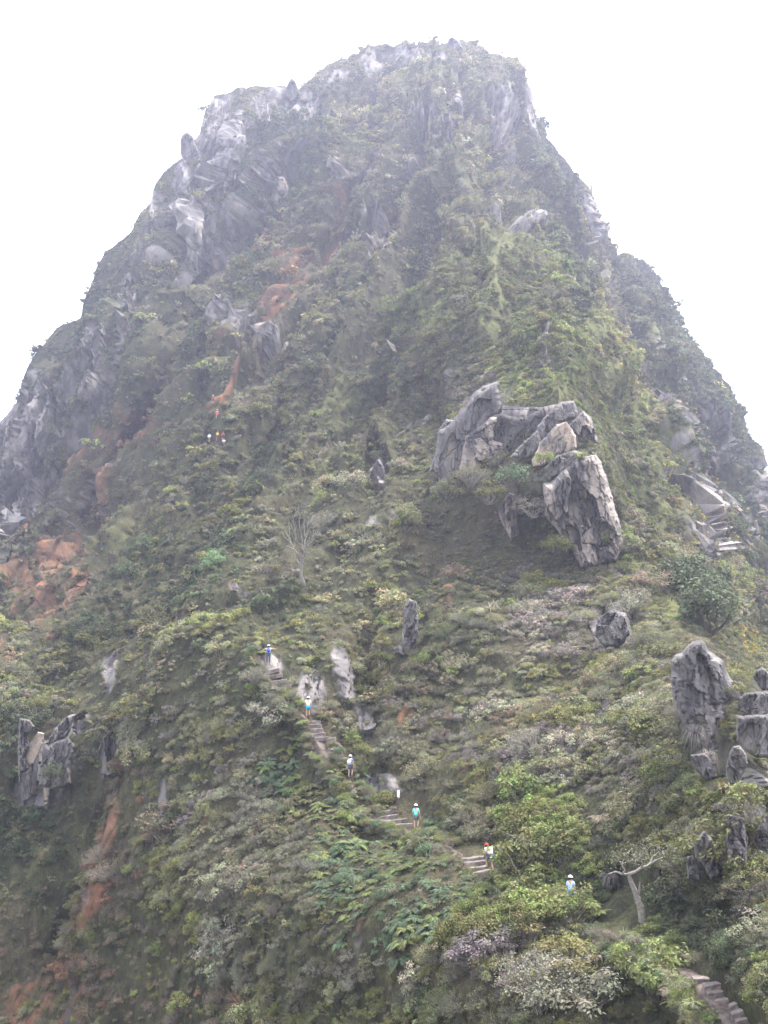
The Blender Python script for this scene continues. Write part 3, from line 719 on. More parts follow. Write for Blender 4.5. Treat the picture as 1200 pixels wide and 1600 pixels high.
size = bs*(.45+.8*rng.random(NP)**2)*(1+1.0*(rng.random(NP) > .95))*(.72+.62*sstep(.38, .62, fbm(pos/6.5+3, 3, 93)))
size *= np.interp(pt, [35, 60, 100, 180, 340], [.85, .90, .82, .95, 1.25])
size *= np.where(rock[jj, ii] > .5, .62, 1.)*(1-.35*named0[jj, ii])
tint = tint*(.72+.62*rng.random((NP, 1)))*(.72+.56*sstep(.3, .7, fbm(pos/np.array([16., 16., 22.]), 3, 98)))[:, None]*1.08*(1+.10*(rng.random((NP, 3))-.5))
# keep people, steps and named rocks in view
keep = np.ones(NP, bool)
pxr = size*.75*FPX/pt
for x, y, rx, ry in CLEAR:
    keep &= ((ppx-x)/(rx+pxr*.75))**2+((ppy-pxr*.55-y)/(ry+pxr*.75))**2 > 1

upv = unit(nor*.55+np.array([0, 0, .8]))
yaw = rng.random(NP)*6.283
lv = np.where(pt < 100, 0, np.where(pt < 190, 1, 2))
# rotation: tilt z to upv then yaw
def euler_from(up, yaw):
    z = unit(up); x = unit(np.cross(np.stack([-np.sin(yaw), np.cos(yaw), 0*yaw], 1), z)); y = np.cross(z, x)
    R = np.stack([x, y, z], -1)        # columns
    ry_ = np.arcsin(np.clip(-R[:, 2, 0], -1, 1)); rx_ = np.arctan2(R[:, 2, 1], R[:, 2, 2]); rz_ = np.arctan2(R[:, 1, 0], R[:, 0, 0])
    return np.stack([rx_, ry_, rz_], 1)
rot = euler_from(upv, yaw)
infr = (ppx > 5) & (ppx < 1195) & (ppy < 1595) & (ppy > 60)
# the plants that show largest stand as individuals
score = np.where(keep & infr & (kind_i != KINDS.index('grass_tussock')), pxr, 0)
order = np.argsort(-score)
N_IND = 430
ind = order[:N_IND]
is_ind = np.zeros(NP, bool); is_ind[ind] = True

WHERE = [((1060,1200,1460,1600),'right of the lowest stone steps'),((960,1060,1440,1600),'left of the lowest stone steps'),((760,960,1440,1600),'below the hiker in pale blue'),((560,760,1440,1600),'on the slope below the ferns'),
 ((300,560,1440,1600),'near the bottom edge left of the ferns'),((0,300,1400,1600),'on the reddish bank, lower left corner'),((820,960,1340,1440),'around the hiker in pale blue'),((960,1200,1330,1460),'on the dark bank above the lowest steps'),
 ((700,820,1300,1440),'beside the hiker in the red cap'),((560,700,1330,1440),'in the green patch left of the red capped hiker'),((560,700,1230,1330),'beside the hiker in turquoise'),((400,560,1300,1440),'left of the fern patch'),
 ((400,560,1150,1300),'below the steep stone flight'),((0,300,1200,1400),'at the left cliff foot under the pale scar'),((300,400,1150,1440),'on the left spur below the trail'),((1000,1200,1000,1330),'among the grey boulders at the right edge'),
 ((820,1000,1180,1340),'on the slope above the hiker in pale blue'),((680,820,1140,1300),'on the slope above the hiker in turquoise'),((800,1000,950,1180),'under the tall rock pillar'),((560,800,900,1140),'on the slope between pillar and steep steps')]
def where(x, y):
    for (a, b, c, d), s in WHERE:
        if a <= x < b and c <= y < d: return s
    return 'on the middle slope of the mountain'
LOOK = {'olive': 'olive green', 'bright': 'bright green', 'dark': 'dark green', 'pale': 'pale silvery', 'mauve': 'mauve grey', 'brown': 'brown', 'bluegreen': 'bluish green', 'yellowgreen': 'yellow green', 'straw': 'straw coloured', 'rust': 'rust red', 'greygreen': 'grey green'}
KW = {'leafy_shrub': ('dense leafy shrub', 'shrub'), 'open_shrub': ('loose open shrub', 'shrub'), 'twiggy_shrub': ('bare twiggy shrub', 'shrub'), 'layered_shrub': ('flat layered shrub', 'shrub'), 'fern': ('arching fern clump', 'fern'),
      'rosette_plant': ('spiky rosette', 'plant'), 'dry_tussock': ('drooping dry tussock', 'plant'), 'grass_tussock': ('grass tussock', 'grass')}
SZ = lambda s, q: 'big' if s > q*1.05 else 'small' if s < q*.72 else 'medium'
for q in ind:
    kd = KINDS[kind_i[q]]; t0_ = TID[tint_id[q]]; w = where(ppx[q], ppy[q])
    lab = '%s %s %s %s' % (SZ(size[q], basesize[kd]), LOOK[t0_], KW[kd][0], w)
    fm, sm_ = NEAR[kd][int(rng.integers(4))]
    root = link(kd, fm, None, lab, KW[kd][1], 'plants ' + w, loc=pos[q]-upv[q]*.08*size[q])
    root.rotation_euler = rot[q]; root.scale = (size[q],)*3
    root['tint'] = [float(v) for v in tint[q]]
    if sm_: link('stem', sm_, root)
mass = keep & ~is_ind

def scatter(name, sel, label_kind, P, Rr, S, I, Tn):
    me = bpy.data.meshes.new(name); n = len(P)
    me.vertices.add(n); me.vertices.foreach_set('co', np.asarray(P, np.float32).ravel())
    for nm, typ, arr, key in (('rot', 'FLOAT_VECTOR', Rr, 'vector'), ('tint', 'FLOAT_COLOR', np.c_[Tn, np.ones(n)], 'color'), ('size', 'FLOAT', S, 'value'), ('idx', 'INT', I, 'value')):
        at = me.attributes.new(nm, typ, 'POINT'); at.data.foreach_set(key, np.asarray(arr, np.int32 if typ == 'INT' else np.float32).ravel())
    o = link(name, me, kind='stuff')
    ng = bpy.data.node_groups.new(name, 'GeometryNodeTree')
    ng.interface.new_socket('Geometry', in_out='INPUT', socket_type='NodeSocketGeometry')
    ng.interface.new_socket('Geometry', in_out='OUTPUT', socket_type='NodeSocketGeometry')
    a = ng.nodes.new('NodeGroupInput'); z = ng.nodes.new('NodeGroupOutput')
    ci = ng.nodes.new('GeometryNodeCollectionInfo'); ci.inputs['Collection'].default_value = proto_coll
    ci.inputs['Separate Children'].default_value = True; ci.inputs['Reset Children'].default_value = True
    io = ng.nodes.new('GeometryNodeInstanceOnPoints'); io.inputs['Pick Instance'].default_value = True
    def na(nm, typ):
        x = ng.nodes.new('GeometryNodeInputNamedAttribute'); x.data_type = typ; x.inputs['Name'].default_value = nm; return x.outputs[0]
    L = ng.links.new
    L(a.outputs[0], io.inputs['Points']); L(ci.outputs[0], io.inputs['Instance'])
    L(na('idx', 'INT'), io.inputs['Instance Index'])
    er = ng.nodes.new('FunctionNodeEulerToRotation'); L(na('rot', 'FLOAT_VECTOR'), er.inputs[0]); L(er.outputs[0], io.inputs['Rotation'])
    L(na('size', 'FLOAT'), io.inputs['Scale']); L(io.outputs[0], z.inputs[0])
    md = o.modifiers.new('scatter', 'NODES'); md.node_group = ng
    return o
variant = rng.integers(0, 3, NP)
pidx = np.array([PIDX[(KINDS[a], int(b), int(c))] for a, b, c in zip(kind_i, lv, variant)])
base_pos = pos-upv*(.08*size)[:, None]
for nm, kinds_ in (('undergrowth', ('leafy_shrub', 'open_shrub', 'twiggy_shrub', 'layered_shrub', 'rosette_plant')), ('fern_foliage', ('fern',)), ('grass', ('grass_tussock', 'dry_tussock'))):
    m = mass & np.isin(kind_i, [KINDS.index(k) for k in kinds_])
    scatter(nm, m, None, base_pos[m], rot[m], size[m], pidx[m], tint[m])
# low cover close to the ground on the near slopes
NL = 48000
wn_ = np.where((T0 < 270) & (GY < 1660) & (GX > -40) & (GX < 1240), np.linalg.norm(np.gradient(B2, axis=1), axis=2)*np.linalg.norm(np.gradient(B2, axis=0), axis=2)/T0**1.3, 0)*(1-.6*rock)
cum = np.cumsum(wn_.ravel()); cum /= cum[-1]
q = np.searchsorted(cum, rng.random(NL)); jj2, ii2 = np.unravel_index(q, T0.shape)
pp = B2[jj2, ii2]+rng.normal(size=(NL, 3))*.12; qx, qy, qt = to_px(pp)
kk = np.ones(NL, bool)
for x, y, rx, ry in CLEAR: kk &= ((qx-x)/(rx+3))**2+((qy-y-2)/(ry+3))**2 > 1
kk &= dist_poly(qx, qy, TR) > 5
tt = np.array([TINTS[k] for k in ('olive', 'greygreen', 'brown', 'dark', 'pale', 'bright')])[np.minimum((fbm(pp/2.5, 3, 99)*9-1.5).clip(0, 5).astype(int), 5)]*(.7+.5*rng.random((NL, 1)))
kinds_l = np.array([KINDS.index(k) for k in ('grass_tussock', 'leafy_shrub', 'dry_tussock', 'fern', 'twiggy_shrub')])[rng.choice(5, NL, p=(.4, .25, .15, .05, .15))]
sl = (.22+.25*rng.random(NL))*np.interp(qt, [60, 130, 270], [1, 1.5, 2.4])
ill = np.array([PIDX[(KINDS[a], 1 if d < 90 else 2, int(b))] for a, b, d in zip(kinds_l, rng.integers(0, 3, NL), qt)])
rl = euler_from(unit(NB[jj2, ii2]*.7+[0, 0, .6]), rng.random(NL)*6.28)
scatter('ground_cover_vegetation', None, None, pp[kk], rl[kk], sl[kk], ill[kk], tt[kk])
# yellow blossom on the right-hand cliffs
zf = [z for z in ZONES if z[0] == 'flowers'][0][1]
wf = (blobs(GX, GY, zf) > .35)*np.linalg.norm(np.gradient(B2, axis=1), axis=2)*(fbm(B/6, 3, 77) > .5)
cum = np.cumsum(wf.ravel()); cum /= cum[-1]; NF = 1300
q = np.searchsorted(cum, rng.random(NF)); a_, b_ = np.unravel_index(q, T0.shape)
pf = B2[a_, b_]+NB[a_, b_]*.9
tf = np.array([.46, .36, .08])*(.6+.6*rng.random((NF, 1)))
scatter('flower_foliage', None, None, pf, euler_from(unit(NB[a_, b_]+[0, 0, .5]), rng.random(NF)*6), .16+.30*rng.random(NF), np.array([PIDX[('leafy_shrub', 2, int(k))] for k in rng.integers(0, 3, NF)]), tf)

# ------------------------------------------------------------------ rocks that stand on their own
def inside(px, py, poly):
    r = np.zeros(np.shape(px), bool); n = len(poly)
    for i in range(n):
        x1, y1 = poly[i]; x2, y2 = poly[(i+1) % n]
        c = ((y1 > py) != (y2 > py)) & (px < (x2-x1)*(py-y1)/((y2-y1) if y2 != y1 else 1e-9)+x1)
        r ^= c
    return r
def rock(name, label, cat, poly, bulge=None, mat=None, push=.99, step=None, cracks=(), seed=0, group=None, lean=0., facet=1., grow=1.07):
    """a solid boulder whose front outline follows the given polygon, with its own thickness"""
    if group == CRAG: push = 1-(1-push)*.55; bulge = bulge*.72
    P = np.array(poly, float); cx, cy = P.mean(0); P = np.array([cx, cy])+(P-[cx, cy])*grow; t0 = float(depth(np.array([[cx]]), np.array([[cy]]))[0, 0])*push
    mpp = t0/FPX; W = np.ptp(P[:, 0]); H = np.ptp(P[:, 1]); bulge = .75*(bulge or .33*min(W, H)*mpp)
    step = min(step or 9, max(.7, min(W, H)/44))
    # coarse jitter on the outline
    L = []
    rr = np.random.default_rng(seed+int(cx))
    for a, b in zip(P, np.roll(P, -1, 0)):
        m = max(1, int(np.linalg.norm(b-a)/(step*3)))
        for k in range(m): L.append(a+(b-a)*k/m+rr.normal(size=2)*step*.45*(k > 0))
    Q = np.array(L)
    xs = np.arange(P[:, 0].min()-step, P[:, 0].max()+2*step, step); ys = np.arange(P[:, 1].min()-step, P[:, 1].max()+2*step, step)
    X, Y = np.meshgrid(xs, ys); ins = inside(X, Y, Q); D = dist_poly(X, Y, np.vstack([Q, Q[:1]]))
    # keep vertices inside or just outside, moved onto the outline
    keepv = ins.copy()
    for dy in (-1, 0, 1):
        for dx in (-1, 0, 1): keepv |= np.roll(np.roll(ins, dy, 0), dx, 1)
    edge = keepv & ~ins
    if edge.any():
        ex, ey = X[edge], Y[edge]; bx, by = ex.copy(), ey.copy(); bd = np.full(ex.shape, 1e9)
        for a, b in zip(Q, np.roll(Q, -1, 0)):
            l2 = ((b-a)**2).sum()+1e-9; s = np.clip(((ex-a[0])*(b-a)[0]+(ey-a[1])*(b-a)[1])/l2, 0, 1)
            qx_, qy_ = a[0]+s*(b-a)[0], a[1]+s*(b-a)[1]; d = np.hypot(ex-qx_, ey-qy_); m = d < bd
            bx = np.where(m, qx_, bx); by = np.where(m, qy_, by); bd = np.where(m, d, bd)
        X[edge] = bx; Y[edge] = by; D[edge] = 0
    D = np.where(ins, D, 0)
    w = min(W, H)*.11; s = np.clip(D/w, 0, 1)
    h = (1-(1-s)**3)**.6
    loc = np.stack([X*mpp, np.full(X.shape, float(seed)), Y*mpp], -1)
    sc = min(W, H)*mpp; an_ = math.radians((seed*37) % 44-22); ca, sa = math.cos(an_), math.sin(an_)
    loc = np.stack([loc[..., 0]*ca-loc[..., 2]*sa, loc[..., 1], loc[..., 0]*sa+loc[..., 2]*ca], -1)
    loc = loc+(fbm(loc/sc*2.2, 3, seed)[..., None]-.5)*sc*.16
    fc = facets(loc/np.array([sc*.42, sc, sc*.85]), seed+5); fd = facets(loc/np.array([sc*.17, sc, sc*.36]), seed+9)
    fe = facets(loc/np.array([sc*.06, sc, sc*.12]), seed+13)
    front = bulge*(h*.7+facet*h*(.85*(fc-.5)+.34*(fd-.5)+.13*(fe-.5)))
    front += bulge*.16*(fbm(loc*3/sc*2.5, 3, seed)-.5)*h
    wx = (fbm(np.stack([Y/9, X/14, X*0+seed], -1), 3, 7)-.5)*11
    for cpts in cracks: front -= bulge*.13*np.exp(-(dist_poly(X+wx, Y+wx*.5, np.array(cpts))/(step*.9))**2)
    tb = t0*(1+lean*(cy-Y)/FPX)
    Fp = P3(X, Y, tb-front); Bp = P3(X, Y, tb+bulge*.9*h)
    idx = -np.ones(X.shape, int); n = keepv.sum(); idx[keepv] = np.arange(n)
    bidx = -np.ones(X.shape, int); bidx[keepv] = np.where(edge[keepv], idx[keepv], n+np.arange(n))
    V = np.concatenate([Fp[keepv], Bp[keepv]]); c = V[:n].mean(0)
    q4 = lambda I: np.stack([I[:-1, :-1], I[1:, :-1], I[1:, 1:], I[:-1, 1:]], -1).reshape(-1, 4)
    ok = (q4(idx) >= 0).all(1) & (np.stack([~edge[:-1, :-1], ~edge[1:, :-1], ~edge[1:, 1:], ~edge[:-1, 1:]], -1).reshape(-1, 4).sum(1) > 0)
    Fc = np.concatenate([q4(idx)[ok], q4(bidx)[ok][:, ::-1]])
    me = mesh_np(name, V-c, Fc, False, None, [mat or MR])
    return link(name, me, None, label, cat, group, loc=c)
def cr6(L): return [(660+x/3.53, 600+y/3.53) for x, y in L]
def cr7(L): return [(1000+x/5.925, 980+y/5.925) for x, y in L]
def cr4(L): return [(900+x/4, 1200+y/4) for x, y in L]
def crl(L): return [(x/4, 900+y/4) for x, y in L]
CRAG = 'blocks of the big rock outcrop'
rock('rock_outcrop', 'broad fractured rock wall behind all the blocks of the big outcrop', 'rock', cr6([(60,470),(90,260),(190,190),(290,60),(410,0),(440,120),(640,130),(760,110),(850,130),(930,180),(985,400),(900,450),(700,480),(560,470),(450,500),(300,500),(220,480),(110,560)]), 2.2, MR, 1.022, .9, [cr6([(100,420),(250,300),(420,220)]), cr6([(180,200),(200,480)]), cr6([(300,60),(330,480)]), cr6([(420,140),(640,150)]), cr6([(700,150),(690,400)])], 61, CRAG, 0., 1.5, 1.)
rock('rock_pillar', 'tallest grey rock pillar of the outcrop, pale streaks down its right side', 'rock', cr6([(680,560),(720,555),(770,500),(850,430),(950,410),(975,440),(1010,530),(1040,640),(1080,780),(1090,880),(1060,960),(990,985),(900,1010),(870,1000),(830,900),(790,870),(760,810),(690,730)]), 5.0, MRp, .975, 1.1,
     [cr6([(770,530),(775,700),(800,860)]), cr6([(910,420),(915,600),(890,780),(880,870)]), cr6([(880,875),(960,890),(1060,880)]), cr6([(960,450),(1000,640),(1020,800)]), cr6([(950,640),(960,760)])], 1, CRAG)
rock('rock_block', 'speckled pointed rock block at the upper right of the outcrop, above the spiky rosette', 'rock', cr6([(800,235),(850,190),(890,155),(930,200),(960,290),(965,330),(980,400),(900,400),(850,340),(830,290)]), 2.2, MRp, .978, None, [], 2, CRAG)
rock('rock_outcrop', 'dark overhanging rock slab capping the tan rock face', 'rock', cr6([(640,230),(700,160),(760,105),(830,100),(850,160),(840,190),(780,215),(720,260),(660,320),(640,340),(630,300)]), 3.4, MR, .965, None, [cr6([(765,110),(790,210)])], 3, CRAG, .0, .5)
rock('rock_outcrop', 'narrow dark rock slab slanting below the overhanging slab', 'rock', cr6([(490,400),(540,340),(630,260),(645,300),(655,335),(600,400),(550,415)]), 1.8, MR, .97, None, [], 4, CRAG)
rock('rock_outcrop', 'tan orange rock face sheltered under the overhanging slab', 'rock', cr6([(610,420),(650,330),(740,230),(790,215),(840,290),(845,350),(800,380),(740,400),(680,440),(620,450)]), 1.3, MRt, .985, None, [cr6([(745,240),(755,380)])], 5, CRAG)
rock('rock_outcrop', 'dark blackish rock face in the middle of the outcrop', 'rock', cr6([(380,190),(430,170),(560,190),(650,140),(660,170),(635,270),(540,350),(490,420),(440,410),(430,330),(380,310)]), 1.8, MRd, .985, None, [cr6([(470,190),(480,400)]), cr6([(560,200),(570,320)])], 6, CRAG)
rock('rock_outcrop', 'pale striped rock face left of the blackish face', 'rock', cr6([(215,470),(245,290),(330,235),(370,195),(410,190),(390,310),(445,330),(440,430),(380,475),(330,450),(290,480)]), 2.2, MRp, .98, None, [cr6([(330,250),(320,440)]), cr6([(240,300),(400,215)]), cr6([(390,300),(360,330),(345,440)])], 7, CRAG)
rock('rock_stack', 'cracked stack of square blocks at the upper left of the outcrop', 'rock', cr6([(180,190),(240,120),(280,60),(330,20),(410,-5),(420,120),(400,180),(330,245),(250,290),(190,310)]), 2.6, MR, .98, None, [cr6([(190,215),(300,110),(400,90)]), cr6([(290,70),(300,240)]), cr6([(355,90),(380,190)])], 8, CRAG)
rock('rock_block', 'tall grey block standing apart at the far left of the outcrop', 'rock', cr6([(40,480),(75,380),(90,260),(130,205),(172,215),(175,310),(160,430),(140,520),(110,600),(85,590),(95,470)]), 2.6, MR, .975, None, [cr6([(60,400),(170,310)])], 9, CRAG)
rock('rock_block', 'small pale striped block below the pale rock face', 'rock', cr6([(420,690),(480,605),(512,620),(522,760),(532,830),(490,860),(455,790),(430,740)]), 1.9, MRp, .975, None, [cr6([(465,640),(470,800)])], 10, CRAG)
rock('rock_outcrop', 'mossy rock ledge between the tan face and the tall pillar', 'rock', cr6([(680,460),(740,400),(830,370),(890,385),(850,440),(760,500),(700,520)]), 1.8, MR, .972, None, [], 11, CRAG)
RB = 'boulders at the right edge'
rock('boulder', 'huge mossy boulder with a white scar above the trail, at the right', 'boulder', cr7([(300,500),(310,330),(340,280),(400,260),(440,210),(540,150),(600,165),(630,240),(700,290),(770,340),(800,440),(860,520),(910,620),(915,760),(895,1000),(860,1120),(800,1300),(720,1370),(600,1200),(480,950),(370,800),(330,700)]), 2.3, MRn, .965, None, [cr7([(800,740),(830,950),(800,1290)]), cr7([(640,720),(760,710),(900,745)]), cr7([(800,620),(900,740)]), cr7([(320,480),(340,650),(370,800)])], 21, RB, 0., .55)
rock('white_scar', None, None, cr7([(345,520),(400,470),(520,510),(480,600),(490,720),(440,810),(385,790),(360,650)]), .5, MRw, .938, None, [], 22)
rock('boulder', 'wedge shaped boulder on top of the blocks at the right edge', 'boulder', cr7([(975,600),(1010,500),(1060,420),(1130,370),(1185,420),(1290,440),(1290,575),(1100,580)]), 1.0, MRn, .965, None, [], 23, RB, 0., .55)
rock('boulder', 'broad banded block under the wedge shaped boulder at the right edge', 'boulder', cr7([(930,650),(1000,615),(1290,590),(1290,790),(1100,825),(1000,825),(930,800),(915,720)]), 1.1, MRn, .965, None, [], 24, RB, 0., .55)
rock('boulder', 'tall lowest block of the pile at the right edge', 'boulder', cr7([(910,840),(1290,815),(1290,1200),(1180,1210),(1060,1190),(1000,1150),(905,1050)]), 1.0, MRn, .97, None, [cr7([(1090,900),(1120,1150)]), cr7([(1180,880),(1190,1190)])], 25, RB, 0., .55)
rock('boulder', 'small upright oval boulder right of the huge mossy boulder', 'boulder', cr7([(870,1110),(920,1105),(980,1180),(995,1260),(960,1330),(910,1430),(830,1450),(800,1370),(810,1250),(835,1160)]), .9, MRn, .955, None, [cr7([(900,1200),(860,1400)])], 26, RB, 0., .55)
rock('boulder', 'low grey boulder capped by a dry mound, foot of the huge boulder', 'boulder', cr7([(470,1190),(600,1170),(690,1260),(705,1380),(620,1420),(520,1320)]), .8, MRn, .96, None, [], 27, RB, 0., .55)
WB = 'rock columns above the dark bank'
rock('rock_pillar', 'leftmost leaning column in the cliff above the lowest steps', 'rock', cr4([(740,470),(800,400),(850,450),(880,560),(900,660),(840,690),(790,600),(750,560)]), .8, MRn, .98, None, [cr4([(790,450),(860,650)])], 31, WB, 0., .7)
rock('rock_pillar', 'middle upright column in the cliff above the lowest steps', 'rock', cr4([(955,300),(1050,320),(1060,440),(1070,600),(1010,650),(960,610),(945,450)]), .8, MRn, .98, None, [cr4([(950,450),(1060,455)])], 32, WB, 0., .7)
rock('rock_pillar', 'rightmost broad column in the cliff above the lowest steps, at the edge', 'rock', cr4([(1130,400),(1200,300),(1330,320),(1330,700),(1180,720),(1150,560)]), 1., MRn, .98, None, [cr4([(1140,430),(1330,450)])], 33, WB, 0., .7)
rock('rock_pillar', 'short squat column beside the leftmost leaning column', 'rock', cr4([(690,560),(730,550),(780,650),(770,700),(700,690)]), .6, MRn, .98, None, [], 34, WB, 0., .7)
rock('boulder', 'rounded grey boulder with a rusty top below the tall pillar', 'boulder', [(930,992),(936,966),(958,954),(977,960),(983,990),(968,1010),(945,1010)], 1.5, MR, .97, None, [], 41)
rock('boulder', 'rounded rock knob standing on the left skyline', 'rock', [(290,262),(283,240),(282,222),(286,211),(293,208),(301,213),(304,224),(310,238),(304,262)], 3., MR, .985, None, [], 42, None, 0, .5)
rock('rock_spike', 'small pointed rock spike on the summit ridge saddle', 'rock', [(444,146),(449,134),(455,123),(461,127),(467,142),(470,152),(455,158)], 2.4, MR, .985, None, [], 43)
rock('rock_spike', 'low rock spike at the very summit', 'rock', [(697,74),(701,62),(707,58),(716,64),(722,74),(710,82)], 2., MR, .985, None, [], 44)
rock('rock_crag', 'isolated pale crag in the green gully below the left cliffs', 'rock', [(421,322),(425,295),(433,277),(443,278),(450,292),(448,312),(440,326)], 3., MRp, .985, None, [], 45)
rock('rock_scar', 'slanting beige rock scar in the left lower cliff', 'rock', crl([(160,1140),(180,1070),(235,980),(275,990),(250,1090),(210,1170),(180,1180)]), .5, MRb, .982, None, [], 46, None, 0., .5)
rock('rock_block', 'upright grey block left of the beige scar', 'rock', crl([(122,900),(180,910),(215,950),(165,1010),(185,1060),(155,1130),(180,1195),(130,1220),(125,1400),(112,1100)]), 1.2, MR, .975, None, [], 47)
rock('rock_block', 'overhanging grey block right of the beige scar', 'rock', crl([(270,1045),(300,1030),(345,950),(420,880),(470,865),(445,930),(420,1000),(310,1045)]), 1.5, MR, .97, None, [], 48)
rock('rock_outcrop', 'broad bluish rock face below the overhanging grey block', 'rock', crl([(240,1240),(290,1080),(420,1020),(460,1060),(430,1180),(440,1290),(330,1330),(250,1300)]), 1.3, MR, .98, None, [crl([(330,1060),(320,1300)])], 49)
rock('rock_scar', 'pale lower rock scar under the beige one', 'rock', crl([(130,1240),(185,1220),(200,1290),(180,1390),(140,1400),(128,1320)]), .5, MR, .985, None, [], 52, None, 0., .5)
rock('rock_pillar', 'knobbly rock column left of the rusty earth patch, mid slope', 'rock', [(630,955),(638,938),(650,944),(653,975),(650,1005),(642,1028),(626,1042),(610,1036),(616,1012),(631,1000)], 1.0, MR, .99, None, [[(632,1000),(650,1000)]], 50)
rock('rock_outcrop', 'smooth pale slab among bushes in the middle slope', 'rock', [(577,762),(580,738),(590,718),(600,732),(603,758),(595,778)], .8, MR, .995, None, [], 51)
# the pale scar belongs to the huge boulder
for o in list(C.objects):
    if o.name.startswith('white_scar'):
        big_b = [b for b in C.objects if b.get('label', '').startswith('huge mossy')][0]
        o.location = o.location-big_b.location; o.parent = big_b

# ------------------------------------------------------------------ trail and stone steps
def tdep(x, y): return float(depth(np.array([[float(x)]]), np.array([[float(y)]]))[0, 0])
tp = [P3(x, y, tdep(x, y)*.999) for x, y in TR]
seg = []
for a, b in zip(tp[:-1], tp[1:]):
    m = max(2, int(np.linalg.norm(b-a)/.35))
    seg += [a+(b-a)*k/m for k in range(m)]
seg = np.array(seg+[tp[-1]])
V = []; Fp_ = []
nac = 8
for i, p in enumerate(seg):
    d = seg[min(i+2, len(seg)-1)]-seg[max(i-2, 0)]; d[2] = 0; d = unit(d); s = np.array([-d[1], d[0], 0])
    prof = [(-.85, -1.0), (-.7, -.12)]+[(x, .0) for x in np.linspace(-.55, .55, nac-4)]+[(.7, -.05), (.85, -1.0)]
    for x, z in prof:
        q = p+s*x+np.array([0, 0, z-.2]); nz_ = fbm(q[None]*2.2, 3, 5)[0]-.5; V.append(q+np.array([0, 0, nz_*.25])+s*nz_*.3)
i3 = np.arange(len(V)).reshape(-1, nac)
Fp_ = np.stack([i3[:-1, :-1], i3[:-1, 1:], i3[1:, 1:], i3[1:, :-1]], -1).reshape(-1, 4)
link('path', mesh_np('path', V, Fp_, True, None, [MD]), kind='structure')
eP = []; eN = []
for i in range(0, len(seg)-1, 1):
    d = seg[min(i+2, len(seg)-1)]-seg[max(i-2, 0)]; d[2] = 0; d = unit(d); s_ = np.array([-d[1], d[0], 0]); s_ = s_*(-1 if s_[1] > 0 else 1)
    for k in range(7): eP.append(seg[i]+s_*(.75+.9*rng.random())+np.array([0, 0, -.42-.75*rng.random()])+d*rng.normal()*.2)
for i in range(len(seg)-1):
    x_, y_, t_ = to_px(seg[i])
    if 500 < x_ < 540 or 430 < x_ < 465 or 555 < x_ < 603 or 668 < x_ < 712 or 785 < x_ < 938 or 990 < x_ < 1070 or (385 < x_ < 408):
        for k in range(5): eP.append(seg[i]+rng.normal(size=3)*[.55, .55, .08]-[0, 0, .15])
eP = np.array(eP); ne = len(eP)
ex_, ey_, et_ = to_px(eP); ok_ = np.ones(ne, bool)
for x, y, rx, ry in ((1118,1552,30,24),(745,1340,24,14),(500,1158,18,22)): ok_ &= ((ex_-x)/rx)**2+((ey_-8-y)/ry)**2 > 1
ekind = rng.choice(4, ne); ekn = ('grass_tussock', 'leafy_shrub', 'twiggy_shrub', 'fern')
etint = np.array([TINTS[k] for k in ('olive', 'bright', 'brown', 'greygreen', 'bluegreen', 'pale')])[rng.integers(0, 6, ne)]
scatter('verge_vegetation', None, None, eP[ok_], euler_from(unit(rng.normal(size=(ne, 3))*.2+[0, -.2, 1]), rng.random(ne)*6)[ok_], (.4+.35*rng.random(ne))[ok_],
        np.array([PIDX[(ekn[a], 0, int(rng.integers(3)))] for a in ekind])[ok_], etint[ok_])
def block(a, b, run, rise, seed):
    """rough stone tread: front top edge from a to b"""
    a = np.array(a); b = np.array(b); n = max(6, int(np.linalg.norm(b-a)/.12)); ex = (b-a)/n; back_ = unit(np.cross([0, 0, 1], ex)); back_ = back_*np.sign(back_[1]+1e-6)
    V = []; F = []
    prof = [(0, -rise), (.0, -.5*rise), (-.015, -.12*rise), (.05, 0), (.5*run, .02), (run, .02), (run, -rise)]
    for i in range(n+1):
        for x, z in prof:
            q = a+ex*i+back_*x+np.array([0, 0, z]); w = (fbm(q[None]*4+seed, 3, seed)[0]-.5); w2 = (fbm(q[None]*1.6+seed+7, 2, seed)[0]-.5)
            V.append(q-back_*(w*.14+w2*.22)+np.array([0, 0, w*.06+w2*.10]))
    m = len(prof)
    for i in range(n):
        for k in range(m): F.append((i*m+k, i*m+(k+1) % m, (i+1)*m+(k+1) % m, (i+1)*m+k))
    V = np.array(V)
    me = mesh_np('step', V, np.array(F), False, None, [MST]); bm = bmesh.new(); bm.from_mesh(me)
    bmesh.ops.holes_fill(bm, edges=bm.edges, sides=12); bmesh.ops.recalc_face_normals(bm, faces=bm.faces); bm.to_mesh(me); bm.free()
    return me
def flight(label, L, run=.5, rise=.32, tk=.994):
    mid = L[len(L)//2]; x0, y0 = (mid[0]+mid[2])/2, (mid[1]+mid[3])/2; o = P3(x0, y0, tdep(x0, y0)*tk)
    root = link('stone_steps', None, None, label, 'steps', 'flights of stone steps on the trail', loc=o)
    for i, (xa, ya, xb, yb) in enumerate(L):
        t0_ = tdep((xa+xb)/2, (ya+yb)/2)*tk
        link('step', block(P3(xa, ya, t0_)-o, P3(xb, yb, t0_-.1)-o, run, rise, i+1), root)
s5 = lambda L, sx, ox, oy: [(ox+a/sx, oy+b/sx, ox+c/sx, oy+d/sx) for a, b, c, d in L]
flight('lowest flight of worn stone steps at the lower right corner', s5([(500,528,740,530),(600,603,860,555),(630,668,885,628),(700,745,905,700),(830,800,960,742),(860,868,1045,805),(900,930,1090,880)], 6, 1000, 1440), .55, .30)
flight('single stone step on the reddish path under the arching tree', s5([(900,728,1065,690)], 6, 820, 1340), .5, .3)
